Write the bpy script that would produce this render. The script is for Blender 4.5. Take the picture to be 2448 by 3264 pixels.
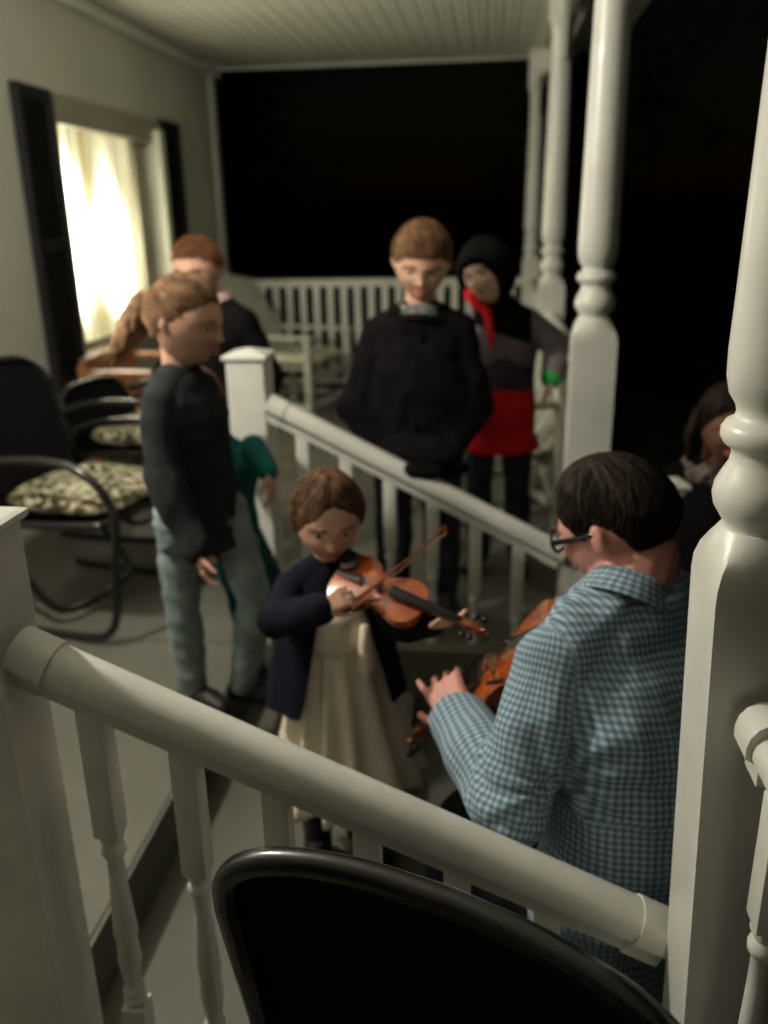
import bpy, bmesh, math, random
import numpy as np
from mathutils import Vector, Matrix

random.seed(7)
rng = np.random.RandomState(7)
for o in list(bpy.data.objects):
    bpy.data.objects.remove(o)
scene = bpy.context.scene
COL = scene.collection
rad = math.radians

# ------------------------------------------------------------------ camera
CAM_P, CAM_YAW, CAM_ROLL, CAM_H = rad(19.15), rad(7.1), rad(-1.1), 1.42
_f0 = Vector((-math.sin(CAM_YAW), math.cos(CAM_YAW), 0)); _r0 = Vector((math.cos(CAM_YAW), math.sin(CAM_YAW), 0)); _u0 = Vector((0, 0, 1))
_fw = _f0*math.cos(CAM_P)-_u0*math.sin(CAM_P); _up = _u0*math.cos(CAM_P)+_f0*math.sin(CAM_P)
_r = _r0*math.cos(CAM_ROLL)+_up*math.sin(CAM_ROLL); _u = _up*math.cos(CAM_ROLL)-_r0*math.sin(CAM_ROLL)
cd = bpy.data.cameras.new('camera'); cam = bpy.data.objects.new('camera', cd); COL.objects.link(cam)
M = Matrix((( _r.x, _u.x, -_fw.x, 0), (_r.y, _u.y, -_fw.y, 0), (_r.z, _u.z, -_fw.z, CAM_H), (0, 0, 0, 1)))
cam.matrix_world = M
cd.sensor_fit = 'VERTICAL'; cd.sensor_height = 36.0; cd.lens = 36.0*2735/3264
cd.clip_start = 0.05; cd.clip_end = 400
cd.dof.use_dof = True; cd.dof.focus_distance = 1.06; cd.dof.aperture_fstop = 2.5
scene.camera = cam

# ------------------------------------------------------------------ world: night
w = bpy.data.worlds.new('World'); scene.world = w; w.use_nodes = True
nt = w.node_tree; bg = nt.nodes['Background']
sky = nt.nodes.new('ShaderNodeTexSky'); sky.sky_type = 'NISHITA'; sky.sun_disc = False
sky.sun_elevation = rad(2); sky.sun_rotation = rad(200)
nt.links.new(sky.outputs[0], bg.inputs[0]); bg.inputs[1].default_value = 0.0009
scene.view_settings.view_transform = 'Standard'
scene.view_settings.look = 'None'
scene.view_settings.gamma = 1.0
scene.view_settings.use_curve_mapping = False
scene.view_settings.exposure = 0.0
LAMP_POS = (-1.60, 1.72, 2.22)
LAMP_STRENGTH = 2750.0
LAMP_COLOR = (1.0, 0.93, 0.80)
WINDOW_STRENGTH = 21.0

# ------------------------------------------------------------------ materials
def N(t, typ, **kw):
    n = t.nodes.new(typ)
    for k, v in kw.items():
        setattr(n, k, v)
    return n
def mat(name, col, rough=0.6, spec=0.4, var=0.12, scale=6.0, bump=0.0, bscale=60.0, sss=0.0, metal=0.0, coat=0.0, col2=None, detail=4.0, coords='Object', sheen=0.0):
    m = bpy.data.materials.new(name); m.use_nodes = True
    t = m.node_tree; b = t.nodes['Principled BSDF']
    b.inputs['Roughness'].default_value = rough
    b.inputs['Specular IOR Level'].default_value = spec
    b.inputs['Metallic'].default_value = metal
    b.inputs['Coat Weight'].default_value = coat
    if sss:
        b.inputs['Subsurface Weight'].default_value = sss
        b.inputs['Subsurface Radius'].default_value = (0.012, 0.004, 0.002)
        b.inputs['Subsurface Scale'].default_value = 1.0
    if sheen:
        b.inputs['Sheen Weight'].default_value = sheen
        b.inputs['Sheen Roughness'].default_value = 0.6
    tc = N(t, 'ShaderNodeTexCoord'); ns = N(t, 'ShaderNodeTexNoise'); ns.inputs['Scale'].default_value = scale; ns.inputs['Detail'].default_value = detail
    t.links.new(tc.outputs[coords], ns.inputs['Vector'])
    rp = N(t, 'ShaderNodeValToRGB')
    c2 = col2 if col2 else tuple(c*(1-var) for c in col)
    c1 = col if col2 else tuple(min(1, c*(1+var)) for c in col)
    rp.color_ramp.elements[0].position = 0.35; rp.color_ramp.elements[1].position = 0.65
    rp.color_ramp.elements[0].color = (*c2, 1); rp.color_ramp.elements[1].color = (*c1, 1)
    t.links.new(ns.outputs['Fac'], rp.inputs[0]); t.links.new(rp.outputs[0], b.inputs['Base Color'])
    if bump:
        n2 = N(t, 'ShaderNodeTexNoise'); n2.inputs['Scale'].default_value = bscale; n2.inputs['Detail'].default_value = 3
        t.links.new(tc.outputs[coords], n2.inputs['Vector'])
        bp = N(t, 'ShaderNodeBump'); bp.inputs['Strength'].default_value = bump; bp.inputs['Distance'].default_value = 0.01
        t.links.new(n2.outputs['Fac'], bp.inputs['Height']); t.links.new(bp.outputs[0], b.inputs['Normal'])
    return m
MT = {}
MT['paint'] = mat('white_gloss_paint', (.72, .715, .66), .36, .5, .09, 5, .12, 25, coat=.15)
MT['ceil'] = mat('ceiling_paint', (.82, .83, .74), .5, .4, .05, 2, .05, 30)
MT['wall'] = mat('wall_paint', (.56, .56, .49), .65, .3, .06, 1.4, .15, 90)
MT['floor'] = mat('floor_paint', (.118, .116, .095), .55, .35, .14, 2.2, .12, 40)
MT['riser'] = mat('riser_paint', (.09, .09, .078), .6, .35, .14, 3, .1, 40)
MT['shutter'] = mat('shutter_paint', (.010, .011, .013), .6, .25, .2, 5)
MT['trim'] = mat('window_trim_paint', (.34, .32, .25), .5, .4, .08, 4)
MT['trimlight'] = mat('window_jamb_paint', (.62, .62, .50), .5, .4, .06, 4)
MT['wood'] = mat('brown_wood', (.42, .20, .09), .45, .4, .35, 9, .1, 40, col2=(.24, .10, .045))
MT['blackmetal'] = mat('black_metal', (.006, .006, .006), .22, .6, .2, 8)
MT['sling'] = mat('black_sling', (.004, .004, .005), .8, .10, .3, 60, .3, 700)
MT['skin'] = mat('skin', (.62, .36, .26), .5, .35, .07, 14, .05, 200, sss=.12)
MT['skinlit'] = mat('skin_lit', (.80, .53, .43), .5, .35, .07, 14, .05, 200, sss=.12)  # lightened skin copy: brightness for the shadowed hooded face put into the colour
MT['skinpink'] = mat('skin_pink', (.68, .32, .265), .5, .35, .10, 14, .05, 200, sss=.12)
MT['skindim'] = mat('skin_dim', (.17, .078, .052), .5, .3, .07, 14, .05, 200, sss=.08)  # darkened skin copy: the dimness out on the lawn put into the colour
MT['lip'] = mat('lip', (.46, .16, .13), .45, .4, .1, 40)
MT['eye'] = mat('eye_white', (.62, .58, .54), .25, .5, .03, 10)
MT['iris'] = mat('iris', (.02, .015, .012), .2, .5, .1, 10)
MT['brow'] = mat('eyebrow', (.12, .065, .035), .8, .2, .2, 90)
def hairmat(name, a, b):
    return mat(name, a, .68, .16, .2, 38, .25, 130, col2=b)
MT['hair_brown'] = hairmat('hair_light_brown', (.30, .17, .095), (.11, .058, .03))
MT['hair_red'] = hairmat('hair_ginger_brown', (.24, .10, .045), (.12, .05, .025))
MT['hair_dark'] = hairmat('hair_dark_brown', (.022, .013, .008), (.010, .006, .004))
MT['hair_boy'] = hairmat('hair_boy_brown', (.22, .115, .06), (.10, .05, .025))
MT['hair_girl'] = hairmat('hair_girl_brown', (.16, .08, .045), (.06, .03, .018))
MT['sweater'] = mat('grey_sweater', (.026, .031, .033), .92, .08, .2, 30, .5, 260)
MT['jeans_pale'] = mat('pale_jeans', (.23, .28, .29), .9, .1, .25, 14, .3, 300)
MT['jeans_dark'] = mat('dark_jeans', (.025, .034, .042), .9, .1, .3, 18, .3, 300)
MT['jeans_grey'] = mat('grey_blue_jeans', (.06, .08, .09), .9, .1, .3, 18, .3, 300)
MT['black_cloth'] = mat('black_wool', (.0065, .0058, .0066), .95, .06, .3, 20, .4, 320)
MT['navy'] = mat('navy_knit', (.007, .007, .015), .92, .1, .3, 24, .4, 300)
MT['black_fleece'] = mat('black_fleece', (.006, .006, .006), .95, .08, .3, 30, .4, 200)
MT['grey_fleece'] = mat('grey_fleece', (.16, .135, .155), .95, .08, .15, 20, .4, 200)
MT['plum_fleece'] = mat('dark_plum_fleece', (.060, .040, .060), .95, .08, .2, 20, .4, 200)
MT['red'] = mat('red_fleece', (.62, .015, .025), .9, .12, .15, 20, .3, 200)
MT['green'] = mat('green_knit', (.04, .34, .08), .9, .1, .15, 30, .3, 200)
MT['teal'] = mat('teal_jersey', (.02, .15, .15), .85, .1, .2, 12, .2, 200)
MT['tealdark'] = mat('dark_teal_leggings', (.006, .045, .046), .85, .1, .2, 12)
MT['cream'] = mat('cream_cotton', (.86, .76, .62), .85, .15, .08, 9, .2, 240)
MT['plaidshirt'] = mat('grey_plaid_collar', (.27, .27, .26), .85, .1, .3, 60, col2=(.07, .07, .08))
MT['pinkshirt'] = mat('pale_pink_cotton', (.50, .34, .32), .85, .1, .15, 30)
MT['shoe'] = mat('dark_shoe', (.014, .011, .010), .5, .3, .3, 20)
MT['violin_top'] = mat('violin_varnish', (.40, .085, .014), .20, .5, .2, 12, coat=.7, col2=(.17, .028, .006))
MT['violin_rib'] = mat('violin_dark_varnish', (.20, .045, .015), .25, .5, .2, 12, coat=.5)
MT['ebony'] = mat('ebony', (.012, .010, .009), .3, .5, .2, 20)
MT['maple'] = mat('bridge_maple', (.50, .34, .18), .5, .3, .1, 20)
MT['glass_frame'] = mat('black_acetate', (.01, .01, .011), .2, .5, .1, 10)
MT['lawn'] = mat('lawn_soil', (.030, .040, .018), .95, .1, .3, 2)
MT['grass'] = mat('grass_blades', (.035, .06, .018), .8, .2, .3, 3)
MT['bark'] = mat('bark', (.07, .045, .028), .9, .1, .3, 12, .5, 30)
MT['leaf'] = mat('leaf', (.016, .022, .010), .8, .2, .3, 3)
MT['wicker'] = mat('weathered_white_slats', (.40, .40, .345), .6, .3, .12, 6)
MT['palecushion'] = mat('pale_cushion', (.42, .42, .32), .9, .1, .3, 18, .2, 60)
MT['fur'] = mat('fur_trim', (.16, .13, .11), .95, .1, .5, 60, .6, 120)
# floral cushion: cream leaves on dark olive
def floral():
    m = bpy.data.materials.new('floral_fabric'); m.use_nodes = True; t = m.node_tree; b = t.nodes['Principled BSDF']
    b.inputs['Roughness'].default_value = .9; b.inputs['Specular IOR Level'].default_value = .1
    tc = N(t, 'ShaderNodeTexCoord'); n1 = N(t, 'ShaderNodeTexNoise'); n1.inputs['Scale'].default_value = 9; n1.inputs['Detail'].default_value = 1
    t.links.new(tc.outputs['Object'], n1.inputs['Vector'])
    mx = N(t, 'ShaderNodeMix', data_type='RGBA', blend_type='ADD'); mx.inputs[0].default_value = .22
    t.links.new(tc.outputs['Object'], mx.inputs[6]); t.links.new(n1.outputs['Color'], mx.inputs[7])
    n2 = N(t, 'ShaderNodeTexNoise'); n2.inputs['Scale'].default_value = 17; n2.inputs['Detail'].default_value = 2.5; n2.inputs['Distortion'].default_value = 1.6
    t.links.new(mx.outputs[2], n2.inputs['Vector'])
    rp = N(t, 'ShaderNodeValToRGB'); e = rp.color_ramp.elements
    e[0].position = .43; e[0].color = (.035, .032, .018, 1); e[1].position = .56; e[1].color = (.50, .46, .34, 1)
    x = rp.color_ramp.elements.new(.49); x.color = (.16, .14, .08, 1)
    t.links.new(n2.outputs['Fac'], rp.inputs[0]); t.links.new(rp.outputs[0], b.inputs['Base Color'])
    return m
MT['floral'] = floral()
# gingham shirt from the 'cloth' vertex attribute (metres round and along the sleeve or trunk)
def gingham():
    m = bpy.data.materials.new('gingham_shirt'); m.use_nodes = True; t = m.node_tree; b = t.nodes['Principled BSDF']
    b.inputs['Roughness'].default_value = .88; b.inputs['Specular IOR Level'].default_value = .12
    at = N(t, 'ShaderNodeAttribute'); at.attribute_name = 'cloth'
    sp = N(t, 'ShaderNodeSeparateXYZ'); t.links.new(at.outputs['Vector'], sp.inputs[0])
    nz = N(t, 'ShaderNodeTexNoise'); nz.inputs['Scale'].default_value = 7; tc = N(t, 'ShaderNodeTexCoord'); t.links.new(tc.outputs['Object'], nz.inputs['Vector'])
    outs = []
    for i in (0, 1):
        a = N(t, 'ShaderNodeMath', operation='MULTIPLY_ADD'); a.inputs[1].default_value = 2*math.pi/.0122
        t.links.new(sp.outputs[i], a.inputs[0])
        k = N(t, 'ShaderNodeMath', operation='MULTIPLY'); k.inputs[1].default_value = 5.0; t.links.new(nz.outputs['Fac'], k.inputs[0]); t.links.new(k.outputs[0], a.inputs[2])
        s = N(t, 'ShaderNodeMath', operation='SINE'); t.links.new(a.outputs[0], s.inputs[0])
        r = N(t, 'ShaderNodeMapRange'); r.inputs[1].default_value = -.7; r.inputs[2].default_value = .7; t.links.new(s.outputs[0], r.inputs[0]); outs.append(r)
    ad = N(t, 'ShaderNodeMath', operation='ADD'); t.links.new(outs[0].outputs[0], ad.inputs[0]); t.links.new(outs[1].outputs[0], ad.inputs[1])
    hf = N(t, 'ShaderNodeMath', operation='MULTIPLY'); hf.inputs[1].default_value = .5; t.links.new(ad.outputs[0], hf.inputs[0])
    rp = N(t, 'ShaderNodeValToRGB'); e = rp.color_ramp.elements
    e[0].position = 0; e[0].color = (.095, .142, .188, 1); e[1].position = 1; e[1].color = (.40, .52, .62, 1)
    x = e.new(.5); x.color = (.195, .275, .345, 1)
    t.links.new(hf.outputs[0], rp.inputs[0]); t.links.new(rp.outputs[0], b.inputs['Base Color'])
    return m
MT['gingham'] = gingham()
def emit(name, col, s):
    m = bpy.data.materials.new(name); m.use_nodes = True; b = m.node_tree.nodes['Principled BSDF']
    b.inputs['Base Color'].default_value = (*col, 1); b.inputs['Emission Color'].default_value = (*col, 1); b.inputs['Emission Strength'].default_value = s
    return m
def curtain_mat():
    # backlight painted into the cloth's emission: two bright pools, dimmer hem and folds
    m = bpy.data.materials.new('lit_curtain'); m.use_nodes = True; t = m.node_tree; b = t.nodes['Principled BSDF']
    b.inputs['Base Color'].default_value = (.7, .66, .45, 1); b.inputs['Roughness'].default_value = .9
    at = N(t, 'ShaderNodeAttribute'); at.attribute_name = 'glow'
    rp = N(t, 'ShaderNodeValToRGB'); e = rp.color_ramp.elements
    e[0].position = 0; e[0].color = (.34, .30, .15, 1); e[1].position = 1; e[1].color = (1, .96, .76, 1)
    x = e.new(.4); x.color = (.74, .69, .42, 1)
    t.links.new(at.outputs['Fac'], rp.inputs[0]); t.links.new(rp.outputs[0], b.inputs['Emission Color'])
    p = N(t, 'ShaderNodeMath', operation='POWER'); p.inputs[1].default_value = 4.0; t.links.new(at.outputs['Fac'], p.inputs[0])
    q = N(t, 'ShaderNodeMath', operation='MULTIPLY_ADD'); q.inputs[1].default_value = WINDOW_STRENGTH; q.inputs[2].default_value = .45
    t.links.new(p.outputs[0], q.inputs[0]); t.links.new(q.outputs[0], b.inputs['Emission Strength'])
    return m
MT['curtain'] = curtain_mat()

# ------------------------------------------------------------------ helpers
def link(o, parent=None):
    COL.objects.link(o)
    if parent is not None: o.parent = parent
    return o
def thing(name, label, cat, loc=(0, 0, 0), group=None):
    o = bpy.data.objects.new(name, None); COL.objects.link(o); o.location = loc; o.empty_display_size = .1
    o['label'] = label; o['category'] = cat
    if group: o['group'] = group
    return o
class G:
    """collects geometry in world coordinates"""
    def __init__(s): s.V = []; s.F = []
    def add(s, V, F):
        n = len(s.V); s.V += [tuple(v) for v in V]; s.F += [tuple(i+n for i in f) for f in F]; return s
    def box(s, a, b, bev=0):
        x0, y0, z0 = a; x1, y1, z1 = b
        if bev <= 0:
            V = [(x0, y0, z0), (x1, y0, z0), (x1, y1, z0), (x0, y1, z0), (x0, y0, z1), (x1, y0, z1), (x1, y1, z1), (x0, y1, z1)]
            return s.add(V, [(3, 2, 1, 0), (4, 5, 6, 7), (0, 1, 5, 4), (1, 2, 6, 5), (2, 3, 7, 6), (3, 0, 4, 7)])
        bm = bmesh.new(); bmesh.ops.create_cube(bm, size=1)
        for v in bm.verts: v.co = Vector(((x0+x1)/2+v.co.x*(x1-x0), (y0+y1)/2+v.co.y*(y1-y0), (z0+z1)/2+v.co.z*(z1-z0)))
        bmesh.ops.bevel(bm, geom=bm.edges[:], offset=bev, segments=2, affect='EDGES', profile=.6)
        return s.frombm(bm)
    def frombm(s, bm):
        bm.verts.index_update(); V = [v.co[:] for v in bm.verts]; F = [tuple(v.index for v in f.verts) for f in bm.faces]; bm.free(); return s.add(V, F)
    def obox(s, a, b, w_, h_, up=(0, 0, 1), bev=0):
        """box beam from a to b, width w_, height h_"""
        a = Vector(a); b = Vector(b); d = (b-a); L = d.length; d.normalize(); side = d.cross(Vector(up)).normalized(); u = side.cross(d)
        g = G(); g.box((0, -w_/2, -h_/2), (L, w_/2, h_/2), bev)
        V = [a+d*v[0]-side*v[1]+u*v[2] for v in g.V]; return s.add(V, g.F)
    def loft(s, rings, closed=True, cap=True):
        """rings: arrays of (n,3)"""
        n = len(rings[0]); V = [tuple(p) for r in rings for p in r]; F = []
        for i in range(len(rings)-1):
            for j in range(n if closed else n-1):
                k = (j+1) % n; F.append((i*n+j, i*n+k, (i+1)*n+k, (i+1)*n+j))
        if cap and closed:
            F.append(tuple(reversed(range(n)))); F.append(tuple((len(rings)-1)*n+j for j in range(n)))
        return s.add(V, F)
    def lathe(s, prof, c, n=24):
        a = np.arange(n)*2*math.pi/n
        return s.loft([np.stack([c[0]+r*np.cos(a), c[1]+r*np.sin(a), np.full(n, c[2]+z)], 1) for z, r in prof])
    def tube(s, pts, r, n=8, closed=False, smooth=0):
        P = [Vector(p) for p in pts]
        if smooth:
            Q = []
            m = len(P)
            for i in range(m if closed else m-1):
                p0 = P[(i-1) % m] if (closed or i > 0) else P[i]; p1 = P[i]; p2 = P[(i+1) % m]; p3 = P[(i+2) % m] if (closed or i+2 < m) else p2
                for k in range(smooth):
                    t = k/smooth
                    Q.append(.5*((2*p1)+(p2-p0)*t+(2*p0-5*p1+4*p2-p3)*t*t+(3*p1-p0-3*p2+p3)*t**3))
            if not closed: Q.append(P[-1])
            P = Q
        m = len(P); rr = r if callable(r) else (lambda t: r)
        T = []
        for i in range(m):
            a = P[(i-1) % m] if closed else P[max(i-1, 0)]; b = P[(i+1) % m] if closed else P[min(i+1, m-1)]
            T.append((b-a).normalized())
        nrm = T[0].orthogonal().normalized(); rings = []
        for i in range(m):
            nrm = (nrm-T[i]*nrm.dot(T[i])).normalized(); bi = T[i].cross(nrm); R = rr(i/(m-1))
            rings.append([P[i]+nrm*math.cos(a)*R+bi*math.sin(a)*R for a in [2*math.pi*k/n for k in range(n)]])
        if closed:
            rings.append(rings[0]); return s.loft(rings, cap=False)
        return s.loft(rings)
    def ball(s, c, r, R=None, nu=16, nv=10):
        r = (r, r, r) if isinstance(r, (int, float)) else r
        V = []; F = []
        for i in range(nv+1):
            th = math.pi*i/nv
            for j in range(nu):
                ph = 2*math.pi*j/nu
                p = Vector((r[0]*math.sin(th)*math.cos(ph), r[1]*math.sin(th)*math.sin(ph), r[2]*math.cos(th)))
                if R is not None: p = R@p
                V.append(Vector(c)+p)
        for i in range(nv):
            for j in range(nu):
                k = (j+1) % nu
                F.append((i*nu+j, (i+1)*nu+j, (i+1)*nu+k, i*nu+k))
        return s.add(V, F)
    def cap(s, a, b, ra, rb, n=14):
        s.ball(a, ra, nu=n, nv=8); s.ball(b, rb, nu=n, nv=8)
        a = Vector(a); b = Vector(b); d = b-a
        if d.length < 1e-5: return s
        d.normalize(); x = d.orthogonal().normalized(); y = d.cross(x)
        return s.loft([[c+(x*math.cos(t)+y*math.sin(t))*r for t in [2*math.pi*k/n for k in range(n)]] for c, r in ((a, ra), (b, rb))])
    def mesh(s, name):
        me = bpy.data.meshes.new(name); me.from_pydata([tuple(v) for v in s.V], [], s.F); me.update(); return me
    def obj(s, name, m, parent=None, smooth=False, origin=None, kind=None, label=None, merge=True):
        me = s.mesh(name)
        if merge:
            bm = bmesh.new(); bm.from_mesh(me); bmesh.ops.remove_doubles(bm, verts=bm.verts, dist=1e-5); bmesh.ops.recalc_face_normals(bm, faces=bm.faces); bm.to_mesh(me); bm.free()
        base = Vector(parent_base(parent)) if origin is None else Vector(origin)
        me.transform(Matrix.Translation(-base))
        me.materials.append(MT[m])
        o = bpy.data.objects.new(name, me); link(o, parent)
        if parent is None: o.location = base
        if smooth is not False: shade(me, smooth)
        if kind: o['kind'] = kind
        if label: o['label'] = label
        return o
def shade(me, ang=40):
    me.polygons.foreach_set('use_smooth', [True]*len(me.polygons))
    if ang is True: return
    me.set_sharp_from_angle(angle=rad(ang))
def parent_base(p):
    b = Vector((0, 0, 0))
    while p is not None:
        b += p.location; p = p.parent
    return b
def struct(o): o['kind'] = 'structure'; return o

# vectorised value noise
_perm = rng.rand(64, 64, 64)
def vnoise(P, scale=1.0, seed=0):
    Q = np.asarray(P)*scale+seed*7.31; i = np.floor(Q).astype(int); f = Q-i; f = f*f*(3-2*f)
    def g(a, b, c): return _perm[(i[:, 0]+a) & 63, (i[:, 1]+b) & 63, (i[:, 2]+c) & 63]
    x0 = g(0, 0, 0)*(1-f[:, 0])+g(1, 0, 0)*f[:, 0]; x1 = g(0, 1, 0)*(1-f[:, 0])+g(1, 1, 0)*f[:, 0]
    x2 = g(0, 0, 1)*(1-f[:, 0])+g(1, 0, 1)*f[:, 0]; x3 = g(0, 1, 1)*(1-f[:, 0])+g(1, 1, 1)*f[:, 0]
    y0 = x0*(1-f[:, 1])+x1*f[:, 1]; y1 = x2*(1-f[:, 1])+x3*f[:, 1]
    return (y0*(1-f[:, 2])+y1*f[:, 2])*2-1

def remesh(g, name, m, parent, voxel=.005, smooth=3, fold=0.0, fscale=9, seed=0, post=None, stretch=(1, 1, .55), label=None):
    me = g.mesh(name+'_src'); tmp = bpy.data.objects.new('tmp', me); COL.objects.link(tmp)
    md = tmp.modifiers.new('r', 'REMESH'); md.mode = 'VOXEL'; md.voxel_size = voxel
    if smooth:
        sm = tmp.modifiers.new('s', 'SMOOTH'); sm.factor = .5; sm.iterations = smooth
    dg = bpy.context.evaluated_depsgraph_get(); dg.update()
    ev = tmp.evaluated_get(dg); out = bpy.data.meshes.new_from_object(ev, depsgraph=dg)
    bpy.data.objects.remove(tmp); bpy.data.meshes.remove(me)
    out.name = name
    n = len(out.vertices); co = np.empty(n*3, 'f'); out.vertices.foreach_get('co', co); co = co.reshape(-1, 3).astype(float)
    if fold or post:
        nr = np.empty(n*3, 'f'); out.vertices.foreach_get('normal', nr); nr = nr.reshape(-1, 3)
        if fold:
            st = np.array(stretch)
            warp = np.stack([vnoise(co, 3, seed+1), vnoise(co, 3, seed+2), vnoise(co, 3, seed+3)], 1)*.12
            q = (co+warp)*st
            rid = 1-np.abs(vnoise(q, fscale, seed))*2.2
            d = fold*(rid*.75+.6*vnoise(q, fscale*2.3, seed+5))
            co = co+nr*d[:, None]
        if post: co = post(co, nr, out)
    base = np.array(parent_base(parent)); out.vertices.foreach_set('co', (co-base).astype('f').ravel())
    out.materials.clear(); out.materials.append(MT[m]); shade(out, True); out.update()
    o = bpy.data.objects.new(name, out); link(o, parent)
    if label: o['label'] = label
    return o

# ================================================================== SETTING
XW, ZC, YE, XP = -2.18, 2.52, 7.10, .33
g = G(); g.box((-60, -40, -1.0), (60, 90, -.56)); struct(g.obj('lawn', 'lawn', origin=(0, 0, -.56)))
# concrete landing outside the steps
g = G(); g.box((.12, .7, -.60), (2.2, 3.6, -.51), .01); struct(g.obj('garden_path', 'floor', origin=(1, 2, -.6)))
# porch floor in slabs with open joints
pf = bpy.data.objects.new('porch_floor', None); COL.objects.link(pf); struct(pf)
ys = [-1.6, .2, 1.08, 2.625, 4.2, 5.75, YE+.12]
for a, b in zip(ys[:-1], ys[1:]):
    x1 = -.80 if a > 1 and b < 2.7 else XP+.12
    g = G(); g.box((XW, a+.004, -.30), (x1, b-.004, 0), .006); g.obj('floor_slab', 'floor', pf)
g = G(); g.box((-.86, 2.625+.09, -.32), (XP+.12, 2.625+.10, -.004))
g = G(); g.box((-2.1, -1.5, -.56), (.40, 7.1, -.305)); struct(g.obj('foundation', 'riser'))
# steps
st = thing('porch_steps', 'grey painted steps going down between the two sloping stair railings', 'steps', (-.4, 1.9, -.5))
for x0, x1, z in ((-.802, -.24, -.17), (-.24, .02, -.34), (.02, .28, -.51)):
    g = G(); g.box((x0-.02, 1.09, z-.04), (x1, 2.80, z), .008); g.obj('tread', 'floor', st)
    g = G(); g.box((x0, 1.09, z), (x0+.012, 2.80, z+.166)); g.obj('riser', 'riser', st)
# house
g = G(); wy0, wy1, wz0, wz1 = 4.42, 5.86, .70, 2.00
hw = thing('house_wall', 'cream painted house wall with the lit window, along the left of the porch', 'wall', (XW-.2, 3, 0))
g = G()
for a, b in (((XW-.25, -1.7, -.55), (XW, wy0, 3.2)), ((XW-.25, wy1, -.55), (XW, YE, 3.2)), ((XW-.25, wy0, -.55), (XW, wy1, wz0)), ((XW-.25, wy0, wz1), (XW, wy1, 3.2))):
    g.box(a, b)
g.obj('wall_panel', 'wall', hw, merge=False)
g = G(); g.box((XW-.26, YE, -.55), (XW+.022, YE+.10, 3.2), .006); g.obj('corner_board', 'wall', hw)
g = G(); g.box((XW+.001, 3.26, 0.0), (XW+.014, 3.34, ZC), .003); g.obj('wall_batten', 'wall', hw)
# room recess behind the window so the panes have depth
g = G(); g.box((XW-.27, wy0-.1, wz0-.1), (XW-.262, wy1+.1, wz1+.1)); g.obj('window_backing', 'trim', hw)
win = bpy.data.objects.new('window', None); link(win, hw); win.location = (0, 0, 0)
def part(g, n, m, p, **k): return g.obj(n, m, p, **k)
# frame: header, sill, jambs; right jamb is double (casing + sash stile)
g = G(); g.box((XW-.06, wy0-.02, 1.875), (XW+.028, wy1-.005, 2.02), .006); part(g, 'window_header', 'trim', win)
g = G(); g.box((XW-.06, wy0-.04, wz0-.02), (XW+.055, wy1+.02, wz0+.035), .008); part(g, 'window_sill', 'trim', win)
g = G(); g.box((XW-.06, wy0-.02, wz0+.035), (XW+.024, wy0+.035, 1.875), .004); part(g, 'window_jamb', 'trim', win)
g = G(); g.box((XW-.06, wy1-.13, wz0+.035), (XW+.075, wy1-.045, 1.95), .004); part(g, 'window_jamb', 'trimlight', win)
g = G(); g.box((XW-.055, wy1-.34, wz0+.035), (XW-.025, wy1-.28, 1.875), .004); part(g, 'window_sash', 'trim', win)
g = G(); g.box((XW-.055, wy1-.25, wz0+.035), (XW-.030, wy1-.115, 1.875)); part(g, 'window_reveal', 'trim', win)
g = G(); g.box((XW-.055, wy0+.035, wz0+.035), (XW-.012, wy1-.33, wz0+.085), .004); part(g, 'window_sash', 'trim', win)
# curtains: two gathered panels with a dark fold between them
def curtain(y0, y1, z0, z1, seed):
    nu, nv = 90, 60; V = []; F = []; gl = []
    for j in range(nv+1):
        v = j/nv; z = z0+(z1-z0)*v
        for i in range(nu+1):
            u = i/nu; y = y0+(y1-y0)*u
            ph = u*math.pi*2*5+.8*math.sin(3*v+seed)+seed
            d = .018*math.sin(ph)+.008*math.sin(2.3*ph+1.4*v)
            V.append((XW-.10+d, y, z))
            # painted lamp glow, no lamp behind: brightest low down, each panel its own pool
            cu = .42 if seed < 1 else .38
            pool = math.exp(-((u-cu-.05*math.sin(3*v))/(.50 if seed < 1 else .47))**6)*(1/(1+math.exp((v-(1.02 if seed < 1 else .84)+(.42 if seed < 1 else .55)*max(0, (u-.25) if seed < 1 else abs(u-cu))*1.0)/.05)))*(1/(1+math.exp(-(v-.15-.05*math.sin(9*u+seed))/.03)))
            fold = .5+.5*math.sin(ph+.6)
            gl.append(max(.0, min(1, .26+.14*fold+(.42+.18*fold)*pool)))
    for j in range(nv):
        for i in range(nu):
            a = j*(nu+1)+i; F.append((a, a+1, a+nu+2, a+nu+1))
    return V, F, gl
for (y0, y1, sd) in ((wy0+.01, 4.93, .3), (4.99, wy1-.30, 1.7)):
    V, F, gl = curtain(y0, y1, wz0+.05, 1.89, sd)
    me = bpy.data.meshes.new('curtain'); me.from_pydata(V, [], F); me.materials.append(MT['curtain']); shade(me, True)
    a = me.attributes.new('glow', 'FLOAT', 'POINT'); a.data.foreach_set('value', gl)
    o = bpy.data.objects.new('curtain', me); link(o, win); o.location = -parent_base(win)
g = G(); g.box((XW-.135, wy0, wz0), (XW-.13, wy1, wz1))
bk = g.obj('curtain_lining', 'trim', win)
MT['lining'] = emit('lit_lining', (.45, .38, .18), .6); bk.data.materials[0] = MT['lining']  # lining emits a dim room glow of its own
g = G(); g.box((XW-.035, wy0+.03, wz0+.03), (XW-.031, wy1-.3, 1.88))
gm = bpy.data.materials.new('pane_glass'); gm.use_nodes = True; t_ = gm.node_tree; t_.nodes.clear()
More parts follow.
